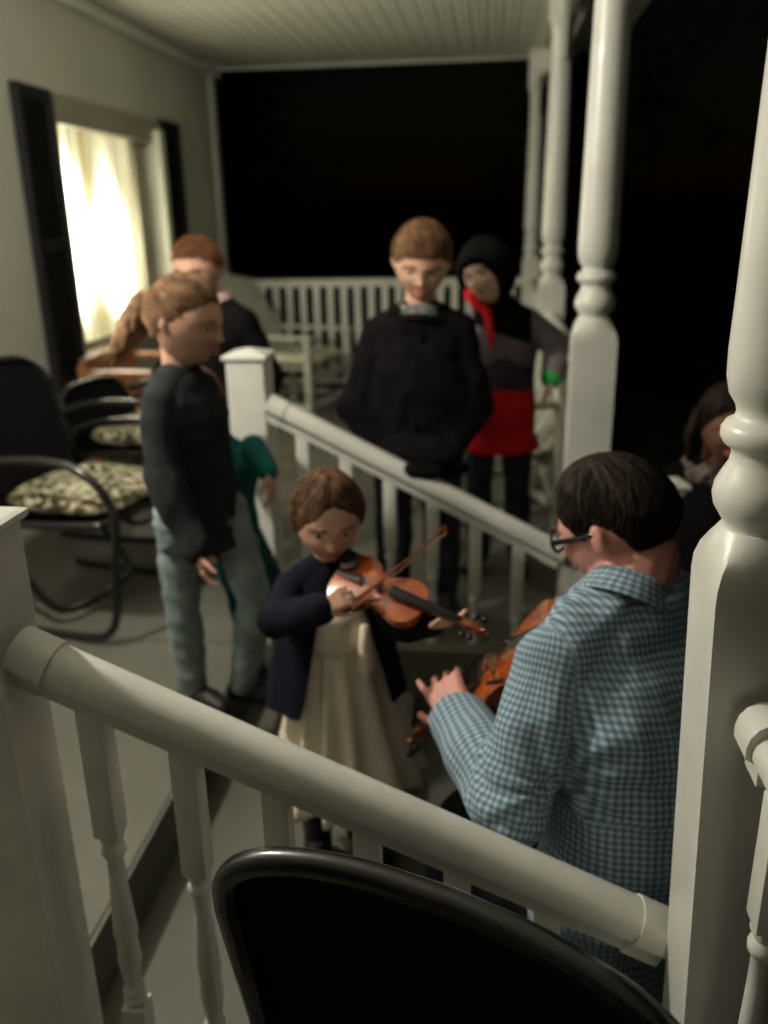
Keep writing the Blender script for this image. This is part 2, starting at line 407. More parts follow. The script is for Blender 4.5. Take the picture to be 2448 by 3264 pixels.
_o = t_.nodes.new('ShaderNodeOutputMaterial'); _m = t_.nodes.new('ShaderNodeMixShader'); _t = t_.nodes.new('ShaderNodeBsdfTransparent'); _g = t_.nodes.new('ShaderNodeBsdfGlossy'); _g.inputs['Roughness'].default_value = .02
_m.inputs[0].default_value = .05; t_.links.new(_t.outputs[0], _m.inputs[1]); t_.links.new(_g.outputs[0], _m.inputs[2]); t_.links.new(_m.outputs[0], _o.inputs[0])
MT['glass'] = gm; g.obj('window_pane', 'glass', win)
# shutters with louvres
def shutter(y0, y1, z0, z1, label):
    t = thing('shutter', label, 'shutter', (XW, (y0+y1)/2, z0), 'dark shutters beside the window')
    g = G(); g.box((XW+.002, y0, z0), (XW+.014, y1, z1)); g.obj('shutter_panel', 'shutter', t)
    g = G()
    for a, b in ((y0, y0+.045), (y1-.045, y1)): g.box((XW+.014, a, z0), (XW+.040, b, z1), .004)
    for a in (z0, (z0+z1)/2-.03, z1-.06): g.box((XW+.014, y0+.045, a), (XW+.038, y1-.045, a+.06), .004)
    g.obj('shutter_frame', 'shutter', t, merge=False)
    me = None; z = z0+.07
    while z < z1-.07:
        if not ((z0+z1)/2-.05 < z < (z0+z1)/2+.04):
            if me is None:
                g = G(); g.obox((0, 0, 0), (0, y1-y0-.094, 0), .006, .034, up=(.7, 0, .7)); me = g.mesh('louvre'); me.materials.append(MT['shutter'])
            o = bpy.data.objects.new('louvre', me); link(o, t); o.location = Vector((XW+.026, y0+.047, z))-t.location
        z += .034
    return t
shutter(4.06, wy0-.025, .58, 2.02, 'tall dark louvred shutter on the left side of the lit window')
shutter(5.885, 6.24, .58, 2.03, 'tall dark louvred shutter on the far right side of the lit window')
# ceiling boards
ce = bpy.data.objects.new('ceiling', None); COL.objects.link(ce); struct(ce)
g = G(); g.box((XW-.2, -1.7, ZC+.03), (XP+.55, YE+.30, ZC+.05)); g.obj('ceiling_backing', 'ceil', ce)
g = G(); bw = .10
prof = [(0.001, .024), (0.001, .012), (.012, 0), (.044, 0), (.050, .007), (.056, 0), (.088, 0), (.099, .012), (.099, .024)]
rings = [[(x, y, ZC+z) for x, z in prof] for y in (-1.65, YE+.22)]
g.loft(rings); bme = g.mesh('ceiling_board'); bme.materials.append(MT['ceil'])
x = XW+.04
while x < XP+.02:
    o = bpy.data.objects.new('ceiling_board', bme); link(o, ce); o.location = (x, 0, 0); x += bw
g = G(); g.box((XW, -1.65, ZC-.07), (XW+.035, YE+.22, ZC-.002), .006); g.obj('cornice', 'ceil', ce)
g = G(); g.box((XP+.05, -1.6, ZC-.17), (XP+.12, YE+.05, ZC+.02), .006); g.obj('outer_beam', 'ceil', ce)
g = G(); g.box((XW-.2, YE+.20, ZC-.010), (XP+.3, YE+.26, ZC+.05), .004); g.obj('end_trim', 'ceil', ce)
# roof above
g = G(); g.box((XW-.2, -1.8, ZC+.06), (XP+.6, YE+.4, ZC+.12)); struct(g.obj('porch_roof', 'riser'))

# posts
def roundbox_rings(c, hw_, zs):
    """square shaft rings with slightly eased corners; zs: (z, halfwidth, roundness)"""
    out = []
    for z, h, rd in zs:
        p = []
        for k in range(32):
            a = 2*math.pi*k/32; ca, sa = math.cos(a), math.sin(a)
            sq = 1/max(abs(ca), abs(sa)); R = h*(sq*(1-rd)+rd)
            R = min(R, h*1.405)
            p.append((c[0]+ca*R, c[1]+sa*R, z))
        out.append(p)
    return out
def porch_post(cx_, cy_, z0, zn, label, lean=(0, 0)):
    t = thing('porch_post', label, 'post', (cx_, cy_, z0), 'turned white porch posts')
    h = .066; s = .012
    g = G(); g.loft(roundbox_rings((cx_, cy_), h, [(z0, h, 0), (zn-.085, h, 0), (zn-.065, h, .10), (zn-.045, h*.985, .35), (zn-.028, h*.93, .65), (zn-.014, h*.84, .9), (zn-.004, h*.74, 1)]))
    g.obj('square_base', 'paint', t, smooth=35)
    pr = [(-.006, .046), (.0, .046), (.010, .052), (.022, .0595), (.036, .0625), (.050, .0605), (.064, .054), (.076, .0475), (.086, .0455), (.094, .047), (.100, .056), (.108, .0605), (.118, .0605), (.126, .056), (.131, .047), (.138, .045), (.147, .0475), (.160, .056), (.180, .0605), (.21, .0615), (.26, .0605), (.5, .057), (.8, .0525), (1.05, .048), (1.08, .0475), (1.09, .052), (1.105, .053), (1.115, .048)]
    g = G(); g.lathe(pr, (cx_, cy_, zn), 40); g.obj('turned_shaft', 'paint', t, smooth=60)
    zc = zn+1.11
    g = G(); g.loft(roundbox_rings((cx_, cy_), h, [(zc, h*.72, 1), (zc+.02, h*.85, .9), (zc+.04, h*.97, .4), (zc+.06, h, 0), (ZC-.005, h, 0)])); g.obj('square_top', 'paint', t, smooth=50)
    # curved bracket to either side under the beam
    for sg in (-1, 1):
        g = G(); R = .26; pts = [(0, 0), (R, 0), (R, -.05)]
        for k in range(9):
            a = math.pi/2*k/8; pts.append((R-.04-(R-.08)*math.sin(a)+.0, -.05-(R-.05)*(1-math.cos(a))))
        pts += [(0, -R)]
        F1 = [(cx_-.012, cy_+sg*(h+.001+p[0]), ZC-.172+p[1]+.0) for p in pts]; F2 = [(cx_+.012, q[1], q[2]) for q in F1]
        g.loft([F1, F2]); g.obj('bracket', 'paint', t)
    if lean != (0, 0):
        for ch in t.children:
            me = ch.data; zt = zn
            for v in me.vertices:
                dz = (v.co.z+z0)-zt
                if dz < 0:
                    v.co.x += lean[0]*-dz; v.co.y += lean[1]*-dz
    return t
porch_post(.338, 1.035, -.52, 1.054, 'big white turned porch post nearest the camera, beside the man in the checked shirt', lean=(.028, -.04))
porch_post(.322, 2.745, -.004, 1.115, 'white turned porch post beside the boy in the red and grey fleece')
porch_post(.315, 4.62, 0, 1.115, 'slimmer looking white porch post just beyond the boy in the red jacket')
porch_post(.315, 7.02, 0, 1.115, 'farthest white porch post, at the far corner of the porch')

# newels with pyramid caps
def newel(cx_, cy_, z0, z1, label, h=.062):
    t = thing('newel_post', label, 'post', (cx_, cy_, z0), 'square newel posts at the steps')
    g = G(); g.box((cx_-h, cy_-h, z0), (cx_+h, cy_+h, z1), .004); g.obj('newel_shaft', 'paint', t)
    g = G(); k = h+.010
    g.loft([[(cx_+sx*q, cy_+sy*q, z) for sx, sy in ((-1, -1), (1, -1), (1, 1), (-1, 1))] for q, z in ((k-.004, z1), (k, z1+.004), (k, z1+.014), (k-.008, z1+.018), (.004, z1+.034))])
    g.obj('newel_cap', 'paint', t)
newel(-.775, 2.735, -.17, .985, 'square white newel post with a bright flat cap behind the girl in the grey sweater')
newel(-.777, 1.115, -.17, .985, 'square white newel post at the left edge, where the near hand rail starts')
newel(.605, 2.72, -.51, .575, 'short white post beyond the neck of the man in the checked shirt', h=.032)

# balusters
def spindle_mesh(L, name='baluster', sq=.021, top=.26, bot=.14):
    """turned spindle, local z from 0 (bottom) to L (top)"""
    g = G(); n = 16
    tb = L-L*top; bb = L*bot
    g.box((-sq, -sq, 0), (sq, sq, bb), .003); g.box((-sq, -sq, tb), (sq, sq, L), .003)
    z0, z1 = bb, tb; H = z1-z0; r = sq
    pr = [(z0-.002, r*.7), (z0+.004, r*.75), (z0+.014, r*1.0), (z0+.026, r*.72), (z0+.034, r*.95), (z0+.044, r*.7), (z0+.06, r*.72), (z0+.10, r*1.0), (z0+.16, r*1.02), (z0+.3*H+.1*H, r*.85), (z0+.75*H, r*.68), (z1-.05, r*.66), (z1-.040, r*.95), (z1-.030, r*.98), (z1-.020, r*.72), (z1-.008, r*.98), (z1+.002, r*.8)]
    pr = sorted(pr)
    g.lathe(pr, (0, 0, 0), n)
    me = g.mesh(name); me.materials.append(MT['paint']); shade(me, 50); return me
def railprofile(wd=.037, ht=.06):
    # bread-loaf hand rail cross section (side, up)
    pts = [(-wd*.55, -ht*.5), (-wd*.55, -ht*.18), (-wd, -ht*.05), (-wd*1.0, ht*.12)]
    for k in range(1, 8):
        a = math.pi*k/8; pts.append((-wd*math.cos(a)*.98, ht*.12+ht*.40*math.sin(a)))
    pts += [(wd*1.0, ht*.12), (wd, -ht*.05), (wd*.55, -ht*.18), (wd*.55, -ht*.5)]
    return pts
def rail_bar(g, a, b, prof):
    a = Vector(a); b = Vector(b); d = (b-a).normalized(); s = d.cross(Vector((0, 0, 1))).normalized(); u = s.cross(d)
    g.loft([[p+s*x+u*z for x, z in prof] for p in (a, b)])
def stair_rail(y, x0, z0, x1, z1, label, n, group):
    t = thing('stair_railing', label, 'railing', ((x0+x1)/2, y, z1-.6), group)
    g = G(); rail_bar(g, (x0+.03, y, z0-.015), (x1-.02, y, z1+.01), railprofile(.040, .078)); g.obj('hand_rail', 'paint', t, smooth=35)
    d = Vector((x1-x0, 0, z1-z0)).normalized()
    for (p, s_) in (((x0, y, z0), 1), ((x1, y, z1), -1)):
        g = G(); pr = railprofile(.043, .084); a = Vector(p); rail_bar(g, a, a+d*s_*.062, pr); g.obj('rail_bracket', 'paint', t, smooth=35)
    sl = (z1-z0)/(x1-x0); drop = .82
    g = G(); g.obox((x0, y, z0-drop), (x1, y, z1-drop), .05, .045, bev=.005); g.obj('bottom_rail', 'paint', t)
    me = None
    for k in range(n):
        x = x0+.112+.143*k; L = drop-.05
        if me is None: me = spindle_mesh(L+.02, top=.33, bot=.20)
        o = bpy.data.objects.new('baluster', me); link(o, t); o.location = Vector((x, y, z0+sl*(x-x0)-drop+.012))-t.location
stair_rail(1.105, -.715, .792, .300, .330, 'near sloping white stair railing crossing the whole foreground from the left newel', 6, 'sloping white stair railings')
stair_rail(2.70, -.713, .835, .257, .335, 'far sloping white stair railing behind the small girl, in front of the boy in black', 6, 'sloping white stair railings')
def level_rail(a, b, zt, label, n, zb=.10, prof=(.034, .06), sq=.019, group='level porch railings', square=False):
    a = Vector(a); b = Vector(b); m = (a+b)/2
    t = thing('porch_railing', label, 'railing', (m.x, m.y, 0), group)
    g = G(); rail_bar(g, (a.x, a.y, zt-.03), (b.x, b.y, zt-.03), railprofile(*prof)); g.obj('top_rail', 'paint', t, smooth=35)
    g = G(); g.obox((a.x, a.y, zb), (b.x, b.y, zb), .05, .045, bev=.004); g.obj('bottom_rail', 'paint', t)
    L = zt-.06-zb-.015
    if square:
        g = G(); g.box((-.026, -.014, 0), (.026, .014, L), .003); me = g.mesh('baluster'); me.materials.append(MT['paint'])
    else: me = spindle_mesh(L)
    for k in range(n):
        p = a.lerp(b, (k+.7)/(n+.4)); o = bpy.data.objects.new('baluster', me); link(o, t); o.location = Vector((p.x, p.y, zb+.02))-t.location
    return t
level_rail((XW+.02, YE), (.25, YE), .93, 'white slatted railing closing the far end of the porch behind the children', 21, square=True)
level_rail((.325, 2.815), (.320, 4.55), .93, 'white railing that the boy in the red jacket rests his hand on', 14)
level_rail((.318, 4.69), (.316, 6.95), .93, 'farthest outer white railing, beyond the boy in the red jacket', 17)
t = level_rail((.345, -1.4), (.345, .942), .845, 'white railing at the right edge, starting from the big near post', 17, prof=(.030, .056))
g = G(); rail_bar(g, (.345, .945, .815), (.345, .895, .815), railprofile(.037, .085)); g.obj('rail_bracket', 'paint', t, smooth=35)

# pendant porch lamp (above and left of the frame)
lp = thing('porch_lamp', 'small lit porch lamp hanging from the ceiling above the top of the steps', 'lamp', LAMP_POS)
x, y, z = LAMP_POS
MT['bulb'] = emit('lit_bulb', LAMP_COLOR, LAMP_STRENGTH)
g = G(); g.ball((x, y, z), .035); g.obj('bulb', 'bulb', lp, smooth=True)
g = G(); g.tube([(x, y, z+.05), (x, y, ZC-.02)], .006); g.obj('stem', 'blackmetal', lp)
g = G(); g.lathe([(0, .07), (.012, .07), (.02, .02)], (x, y, ZC-.022)); g.obj('canopy', 'blackmetal', lp)
g = G(); g.lathe([(.036, .040), (.11, .036), (.15, .020), (.148, .017), (.108, .032), (.036, .036)], (x, y, z)); g.obj('lamp_shade', 'blackmetal', lp, smooth=True)

# ================================================================== FURNITURE
def cushion(g, c, sx, sy, th, rot=0, seed=0, puff=.45, corner=4):
    n = 22; top = []; V = []
    R = Matrix.Rotation(rot, 3, 'Z')
    for s in (1, -1):
        for i in range(n+1):
            for j in range(n+1):
                u = i/n*2-1; v = j/n*2-1
                # squircle outline
                k = (abs(u)**corner+abs(v)**corner)**(1/corner); mx = max(abs(u), abs(v))
                f = mx/k if k > 1e-6 else 1
                e = (1-max(abs(u), abs(v))**6)**.5
                h = th*(.5*e)*(1-puff*.25*(u*u+v*v))*(1+.12*math.sin(3*u+seed)*math.cos(2.6*v+seed))
                p = R@Vector((u*f*sx, v*f*sy, s*h)); V.append(Vector(c)+p)
    F = []; m = (n+1)**2
    for s in (0, 1):
        for i in range(n):
            for j in range(n):
                a = s*m+i*(n+1)+j; q = (a, a+n+1, a+n+2, a+1); F.append(q if s == 0 else q[::-1])
    g.add(V, F)
def patio_chair(c, ang, label, cushion_mat=None, zt=.90, w_=.27, group='black sling patio chairs', cz=.45):
    """c: seat centre xy; ang: direction the chair faces"""
    t = thing('patio_chair', label, 'chair', (c[0], c[1], c[2] if len(c) > 2 else 0), group); z0 = t.location.z
    f = Vector((math.cos(ang), math.sin(ang), 0)); s = Vector((-f.y, f.x, 0)); B = Vector((c[0], c[1], z0))
    W = lambda a, b, z: B+f*a+s*b+Vector((0, 0, z))
    # back: rounded arch frame with a stretched sling
    arch = []
    for k in range(0, 25):
        a = math.pi*k/24; ca, sa = math.cos(a), math.sin(a)
        x = w_*math.copysign(abs(ca)**.55, ca); zz = abs(sa)**.55
        h = (zt-.16-.40)+.16*zz
        arch.append((x, .40+h*1.0 if k not in (0, 24) else .40+h))
    back = lambda x, z: W(-.20-.30*(z-.40)-.03*(1-(x/w_)**2), x, z)
    pts = [back(w_, .38)]+[back(x, z) for x, z in arch]+[back(-w_, .38)]
    g = G(); g.tube(pts, .0155, 10); g.obj('back_frame', 'blackmetal', t, smooth=True)
    nn = 24; rings = []
    for off in (.004, -.004):
        pass
    V = []; F = []
    for k in range(25):
        x, z = arch[k]
        for j in range(13):
            v = j/12; V.append(back(x*.985, .36+(z-.36)*v)+f*.0)
    for k in range(24):
        for j in range(12):
            a = k*13+j; F.append((a, a+1, a+14, a+13))
    g = G(); g.add(V, F); g.add([p-f*.006 for p in V], [q[::-1] for q in F]); g.obj('back_sling', 'sling', t, smooth=True)
    # seat
    V = []; F = []
    for i in range(13):
        for j in range(13):
            u = i/12; v = j/12*2-1; V.append(W(-.22+.48*u, v*w_*.98, .405+.03*u-.025*(1-v*v)*math.sin(math.pi*u)))
    for i in range(12):
        for j in range(12):
            a = i*13+j; F.append((a, a+1, a+14, a+13))
    g = G(); g.add(V, F); g.add([p-Vector((0, 0, .006)) for p in V], [q[::-1] for q in F]); g.obj('seat_sling', 'sling', t, smooth=True)
    g = G(); g.tube([W(-.22, w_, .40), W(.20, w_, .43), W(.27, w_*.85, .435), W(.28, 0, .435), W(.27, -w_*.85, .435), W(.20, -w_, .43), W(-.22, -w_, .40)], .016, 10, smooth=4); g.obj('seat_frame', 'blackmetal', t, smooth=True)
    for b in (w_+.03, -w_-.03):
        g = G(); g.tube([W(-.25, b, .60), W(-.10, b, .645), W(.10, b, .66), W(.24, b, .635), W(.33, b, .55), W(.35, b, .45), W(.33, b, .30), W(.31, b, .12), W(.25, b, .035), W(.10, b, .016), W(-.20, b, .016), W(-.33, b, .02)], .0155, 10, smooth=5); g.obj('arm_frame', 'blackmetal', t, smooth=True)
    g = G(); g.tube([W(-.20, -w_-.02, .38), W(-.12, -w_*.9, .20), W(.0, -w_*.8, .06), W(.05, 0, .05), W(.0, w_*.8, .06), W(-.12, w_*.9, .20), W(-.20, w_+.02, .38)], .014, 8, smooth=4); g.obj('spring_base', 'blackmetal', t, smooth=True)
    if cushion_mat:
        g = G(); cushion(g, W(.04, 0, cz+.02), .25, .25, .09, ang); g.obj('seat_cushion', cushion_mat, t, smooth=True)
    return t
patio_chair((-1.50, 2.92), rad(-12), 'black sling patio chair with a floral seat cushion, against the wall at the left', 'floral', zt=.92)
patio_chair((-1.62, 3.86), rad(-8), 'second black patio chair with a floral cushion, half hidden behind the girl in grey', 'floral', zt=.68)

# foreground chair: only its rounded back shows
def fg_chair():
    c = Vector((-.035, .745, 0)); s = Vector((.93, -.37, 0)).normalized(); f = Vector((-s.y, s.x, 0))   # s along the back, f away from the camera
    t = thing('patio_chair', 'black patio chair back with a rounded top, in the very foreground at the bottom edge', 'chair', (c.x, c.y, 0), 'black sling patio chairs')
    w_ = .285; zt = .712
    def back(x, z, o=0): 
        return c+s*x+f*(-.22*(z-zt)*-1*-.9+o-.05*(x/w_)**2)+Vector((0, 0, z))
    arch = []
    for k in range(41):
        a = math.pi*k/40; ca, sa = math.cos(a), math.sin(a)
        arch.append((w_*math.copysign(abs(ca)**.5, ca), .40+(zt-.40)*(.45+.55*abs(sa)**.42)))
    arch = [(w_, .2)]+arch+[(-w_, .2)]
    g = G(); g.tube([back(x, z) for x, z in arch], .017, 14); g.obj('back_frame', 'blackmetal', t, smooth=True)
    V = []; F = []; n = len(arch)
    for k in range(n):
        x, z = arch[k]
        for j in range(17): V.append(back(x*.98, .18+(z-.18)*j/16, .008*math.sin(math.pi*j/16)))
    for k in range(n-1):
        for j in range(16):
            a = k*17+j; F.append((a, a+1, a+18, a+17))
    g = G(); g.add(V, F); g.add([p-f*.008 for p in V], [q[::-1] for q in F]); g.obj('back_sling', 'sling', t, smooth=True)
    g = G(); g.box((c.x-.25, c.y-.60, .38), (c.x+.25, c.y-.06, .41), .01); g.obj('seat_sling', 'sling', t)
    for dx, dy in ((-.25, -.08), (.25, -.12), (-.25, -.58), (.25, -.58)):
        g = G(); g.tube([(c.x+dx, c.y+dy, .39), (c.x+dx*1.05, c.y+dy, 0)], .014); g.obj('leg', 'blackmetal', t)
fg_chair()

# brown wooden rocking chair below the window
def wood_rocker():
    t = thing('wooden_armchair', 'brown wooden armchair under the lit window, behind the ponytail of the girl in grey', 'chair', (-1.85, 4.55, 0))
    for y in (4.28, 4.92):
        g = G(); g.obox((-1.62, y, .655), (-2.10, y+.0, .66), .085, .028, bev=.008); g.obj('armrest', 'wood', t)
        g = G(); g.obox((-1.66, y, 0), (-1.66, y, .64), .045, .045, up=(0, 1, 0), bev=.005); g.obj('leg', 'wood', t)
        g = G(); g.obox((-2.08, y, 0), (-2.11, y, .70), .045, .045, up=(0, 1, 0), bev=.005); g.obj('leg', 'wood', t)
    for i in range(6):
        x = -1.68-.075*i; g = G(); g.obox((x, 4.28, .42-.006*i), (x, 4.92, .42-.006*i), .065, .02, bev=.004); g.obj('seat_slat', 'wood', t)
    for i in range(6):
        y = 4.36+.097*i; g = G(); g.obox((-2.06, y, .44), (-2.11, y, .68), .014, .07, up=(0, 1, 0), bev=.003); g.obj('back_slat', 'wood', t)
    g = G(); g.obox((-2.10, 4.26, .70), (-2.10, 4.94, .70), .035, .07, bev=.006); g.obj('back_rail', 'wood', t)
wood_rocker()

# weathered white slat armchair in the far corner
def slat_chair(cx_, cy_, label, ang=0.0, cushion_on=True, zt=1.02):
    t = thing('slatted_armchair', label, 'chair', (cx_, cy_, 0), 'pale slatted armchairs')
    f = Vector((math.cos(ang), math.sin(ang), 0)); s = Vector((-f.y, f.x, 0)); B = Vector((cx_, cy_, 0))
    W = lambda a, b, z: B+f*a+s*b+Vector((0, 0, z))
    for k in range(7):
        b = -.25+.50*k/6; g = G(); h = zt-.05*abs(k-3)/3
        g.obox(W(-.16, b, .40), W(-.16-.30*(h-.40)/.6-.05, b, h), .066, .016, up=f, bev=.004); g.obj('back_slat', 'wicker', t)
    for k in range(6):
        a = -.14+.075*k; g = G(); g.obox(W(a, -.27, .40), W(a, .27, .40), .06, .018, bev=.004); g.obj('seat_slat', 'wicker', t)
    for b in (-.30, .30):
        g = G(); g.obox(W(-.30, b, .62), W(.33, b, .62), .08, .022, bev=.006); g.obj('armrest', 'wicker', t)
        for a in (-.20, .29):
            g = G(); g.obox(W(a, b, 0), W(a, b, .61), .045, .045, up=f, bev=.005); g.obj('leg', 'wicker', t)
        g = G(); g.obox(W(-.20, b, .14), W(.29, b, .14), .03, .035, bev=.004); g.obj('stretcher', 'wicker', t)
    for a in (.29, -.2):
        g = G(); g.obox(W(a, -.28, .34), W(a, .28, .34), .022, .07, bev=.004); g.obj('apron', 'wicker', t)
        g = G(); g.obox(W(a, -.28, .14), W(a, .28, .14), .022, .04, bev=.004); g.obj('stretcher', 'wicker', t)
    if cushion_on:
        g = G(); cushion(g, W(.08, 0, .455), .25, .26, .10, ang); g.obj('seat_cushion', 'palecushion', t, smooth=True)
slat_chair(-1.42, 6.22, 'pale slatted armchair with a cushion in the far corner, behind the boy at the left', rad(-18))
slat_chair(.03, 3.98, 'pale slatted armchair half hidden behind the legs of the boy in the red jacket', rad(200), False, .80)

# ================================================================== PEOPLE
V3 = Vector
def basis(fwd, up=(0, 0, 1)):
    f = V3(fwd).normalized(); u = V3(up); l = u.cross(f).normalized(); u = f.cross(l)      # l = person's left
    return l, f, u
def ss(x, a, b):
    t = np.clip((x-a)/(b-a), 0, 1); return t*t*(3-2*t)
def head_arrays(nu=72, nv=56):
    th = np.linspace(0.001, math.pi-.001, nv+1)[:, None]; ph = (np.arange(nu)*2*math.pi/nu)[None, :]
    sx = np.sin(th)*np.cos(ph); sy = np.sin(th)*np.sin(ph); sz = np.cos(th)*np.ones_like(ph)
    return sx, sy, sz
def head_shape(sx, sy, sz, jaw=1.0, fat=0.0):
    x = .365*sx; y = .45*sy; z = .5*sz
    low = np.clip(-z/.5, 0, 1); upz = np.clip(z/.5, 0, 1)
    x = x*(1-(.34-fat)*low**1.7*jaw)*(1+.05*np.exp(-((z-.12)/.2)**2))
    back = sy < 0
    y = np.where(back, y*(1-.50*low**1.3)*(1.02), y*(1-.06*low))
    y = y+np.where(back, 0, .035*low)
    fr = ss(sy, .05, .5)
    def gs(cx_, cz_, a, wx, wz): return a*np.exp(-((x-cx_)/wx)**2-((z-cz_)/wz)**2)
    d = gs(0, .0, .035, .035, .09)+gs(0, -.105, .085, .050, .045)+gs(.045, -.115, .03, .03, .03)+gs(-.045, -.115, .03, .03, .03)
    for k in (-1, 1):
        d = d+gs(k*.145, .015, -.060, .078, .044)+gs(k*.12, .085, .018, .10, .025)+gs(k*.19, -.12, .022, .09, .09)
    d = d+gs(0, -.222, .026, .085, .020)+gs(0, -.270, .026, .070, .020)+gs(0, -.245, -.018, .10, .010)+gs(0, -.315, -.012, .08, .02)+gs(0, -.39, .030, .09, .06)
    return x, y+d*fr, z
HAIR = {  # z of hairline at azimuth 0(front) 50 80 100 130 180, thickness
    'boy':   ([0, 25, 45, 62, 80, 95, 115, 140, 180], [.21, .20, .19, .10, .02, -.03, -.17, -.25, -.27], .056),
    'short': ([0, 35, 62, 82, 100, 130, 180], [.27, .25, .16, .05, -.12, -.25, -.27], .030),
    'man':   ([0, 35, 62, 80, 92, 108, 130, 180], [.24, .22, .12, .00, .10, .06, -.20, -.26], .075),
    'girl':  ([0, 20, 45, 66, 85, 105, 130, 180], [.34, .31, .20, -.02, -.20, -.28, -.32, -.33], .034),
    'pony':  ([0, 35, 60, 82, 105, 130, 180], [.28, .25, .17, .05, -.12, -.24, -.30], .050),
}
class Head:
    def __init__(s, c, fwd, hh, up=(0, 0, 1), fat=0.0, ear=1.0):
        s.ear = ear
        s.c = V3(c); s.l, s.f, s.u = basis(fwd, up); s.hh = hh; s.fat = fat
        s.R = np.array([[s.l.x, s.f.x, s.u.x], [s.l.y, s.f.y, s.u.y], [s.l.z, s.f.z, s.u.z]])
    def w(s, x, y, z): return s.c+(s.l*x+s.f*y+s.u*z)*s.hh
    def arr(s, x, y, z):
        P = np.stack([x, y, z], -1).reshape(-1, 3)*s.hh; return P@s.R.T+np.array(s.c)
    def grid(s, x, y, z):
        nv, nu = x.shape; P = s.arr(x, y, z); F = []
        for i in range(nv-1):
            for j in range(nu):
                k = (j+1) % nu; F.append((i*nu+j, (i+1)*nu+j, (i+1)*nu+k, i*nu+k))
        F.append(tuple(range(nu))); F.append(tuple((nv-1)*nu+j for j in reversed(range(nu))))
        return P, F
    def skull(s, g):
        sx, sy, sz = head_arrays(); P, F = s.grid(*head_shape(sx, sy, sz, fat=s.fat)); g.add(P, F)
        R = Matrix([[s.l.x, s.f.x, s.u.x], [s.l.y, s.f.y, s.u.y], [s.l.z, s.f.z, s.u.z]])
        for k in (-1, 1):
            Rt = R@Matrix.Rotation(k*.35, 3, 'Z')
            g.ball(s.w(k*(.385+.035*(s.ear-1)), -.045, .0), (.030*s.hh*s.ear, .060*s.hh*s.ear, .092*s.hh*s.ear), Rt, 12, 8)
            g.ball(s.w(k*.370, -.02, -.075), (.030*s.hh, .035*s.hh, .035*s.hh), Rt, 10, 6)
    def neck(s, g, nb, r):
        g.cap(nb, s.w(0, -.13, -.25), r*1.08, r)
    def face(s, parent, closed=False, brow='brow', mouth=1.0):
        hh = s.hh
        for k in (-1, 1):
            e = bpy_ball('eye', 'eye', s.w(k*.145, .325, .012), .062*hh, parent)
            if not closed: bpy_ball('iris', 'iris', s.w(k*.143, .348, .008), .044*hh, e)
            g = G(); g.tube([s.w(k*.06, .425, .085), s.w(k*.12, .43, .108), s.w(k*.20, .385, .100), s.w(k*.25, .33, .075)], lambda t: hh*(.016-.007*t), 8, smooth=3); g.obj('eyebrow', brow, parent, smooth=True)
            g = G(); g.tube([s.w(k*.085, .385, .012), s.w(k*.115, .397, .043), s.w(k*.165, .392, .050), s.w(k*.215, .350, .012)], hh*.011, 8, smooth=3); g.obj('eyelid', 'skin', parent, smooth=True)
        for z, y, r in ((-.228, .452, .016), (-.266, .450, .020)):
            g = G(); g.tube([s.w(-.095*mouth, .40, -.245), s.w(-.05, y-.015, z), s.w(0, y, z-.004 if z > -.25 else z), s.w(.05, y-.015, z), s.w(.095*mouth, .40, -.245)], lambda t: hh*r*(.35+.75*math.sin(math.pi*t)), 8, smooth=4); g.obj('lip', 'lip', parent, smooth=True)
    def hair(s, parent, style, m, seed=0, part=None, fr=1.0, cow=0.03, name='hair', nscale=1.0, label=None):
        A, Z, th = HAIR[style]
        sx, sy, sz = head_arrays(150, 110)
        x, y, z = head_shape(sx, sy, sz, fat=s.fat)
        az = np.degrees(np.arctan2(np.abs(sx), sy)); side = np.sign(sx)
        zl = np.interp(az, A, Z)
        if part: zl = zl+part*side*ss(az, 0, 30)*(1-ss(az, 60, 90))
        rr = np.stack([x*7, y*7, z*3], -1).reshape(-1, 3)*nscale
        zl = zl+fr*.055*vnoise(np.stack([az.ravel()/8*side.ravel(), rr[:, 0]*0, rr[:, 0]*0], 1), 1, seed).reshape(x.shape)+fr*.03*vnoise(np.stack([az.ravel()/2.6*side.ravel(), rr[:, 0]*0, rr[:, 0]*0], 1), 1, seed+2).reshape(x.shape)
        m_ = ss(z, zl-.02, zl+.06)*(.10+.90*ss(z, zl, zl+.32))
        # strands: noise stretched from the crown down
        phi = np.arctan2(sx, sy).ravel(); pol = np.arccos(np.clip(sz, -1, 1)).ravel()
        stn = vnoise(np.stack([np.cos(phi)*9+pol*1.1, np.sin(phi)*9, pol*1.6], 1), 1.0, seed).reshape(x.shape)
        st2 = vnoise(np.stack([np.cos(phi)*26+pol*3, np.sin(phi)*26, pol*3.0], 1), 1.0, seed+3).reshape(x.shape)
        lump = vnoise(rr, .5, seed+8).reshape(x.shape)
        pk = ss(np.sin(pol).reshape(x.shape), .15, .65)
        t = th*m_*(1+(.20*stn+.10*st2)*pk+.20*lump)+cow*np.clip(z*2, 0, 1)*m_*.6-.05*(1-ss(z, zl-.02, zl+.04))
        L = np.sqrt(x*x+y*y+z*z)+1e-6; k = 1+t/L
        P, F = s.grid(x*k, y*k, z*k); g = G(); g.add(P, F)
        o = g.obj(name, m, parent, smooth=True, merge=False)
        if label: o['label'] = label
        s.strands(parent, style, m, seed, part)
        return o
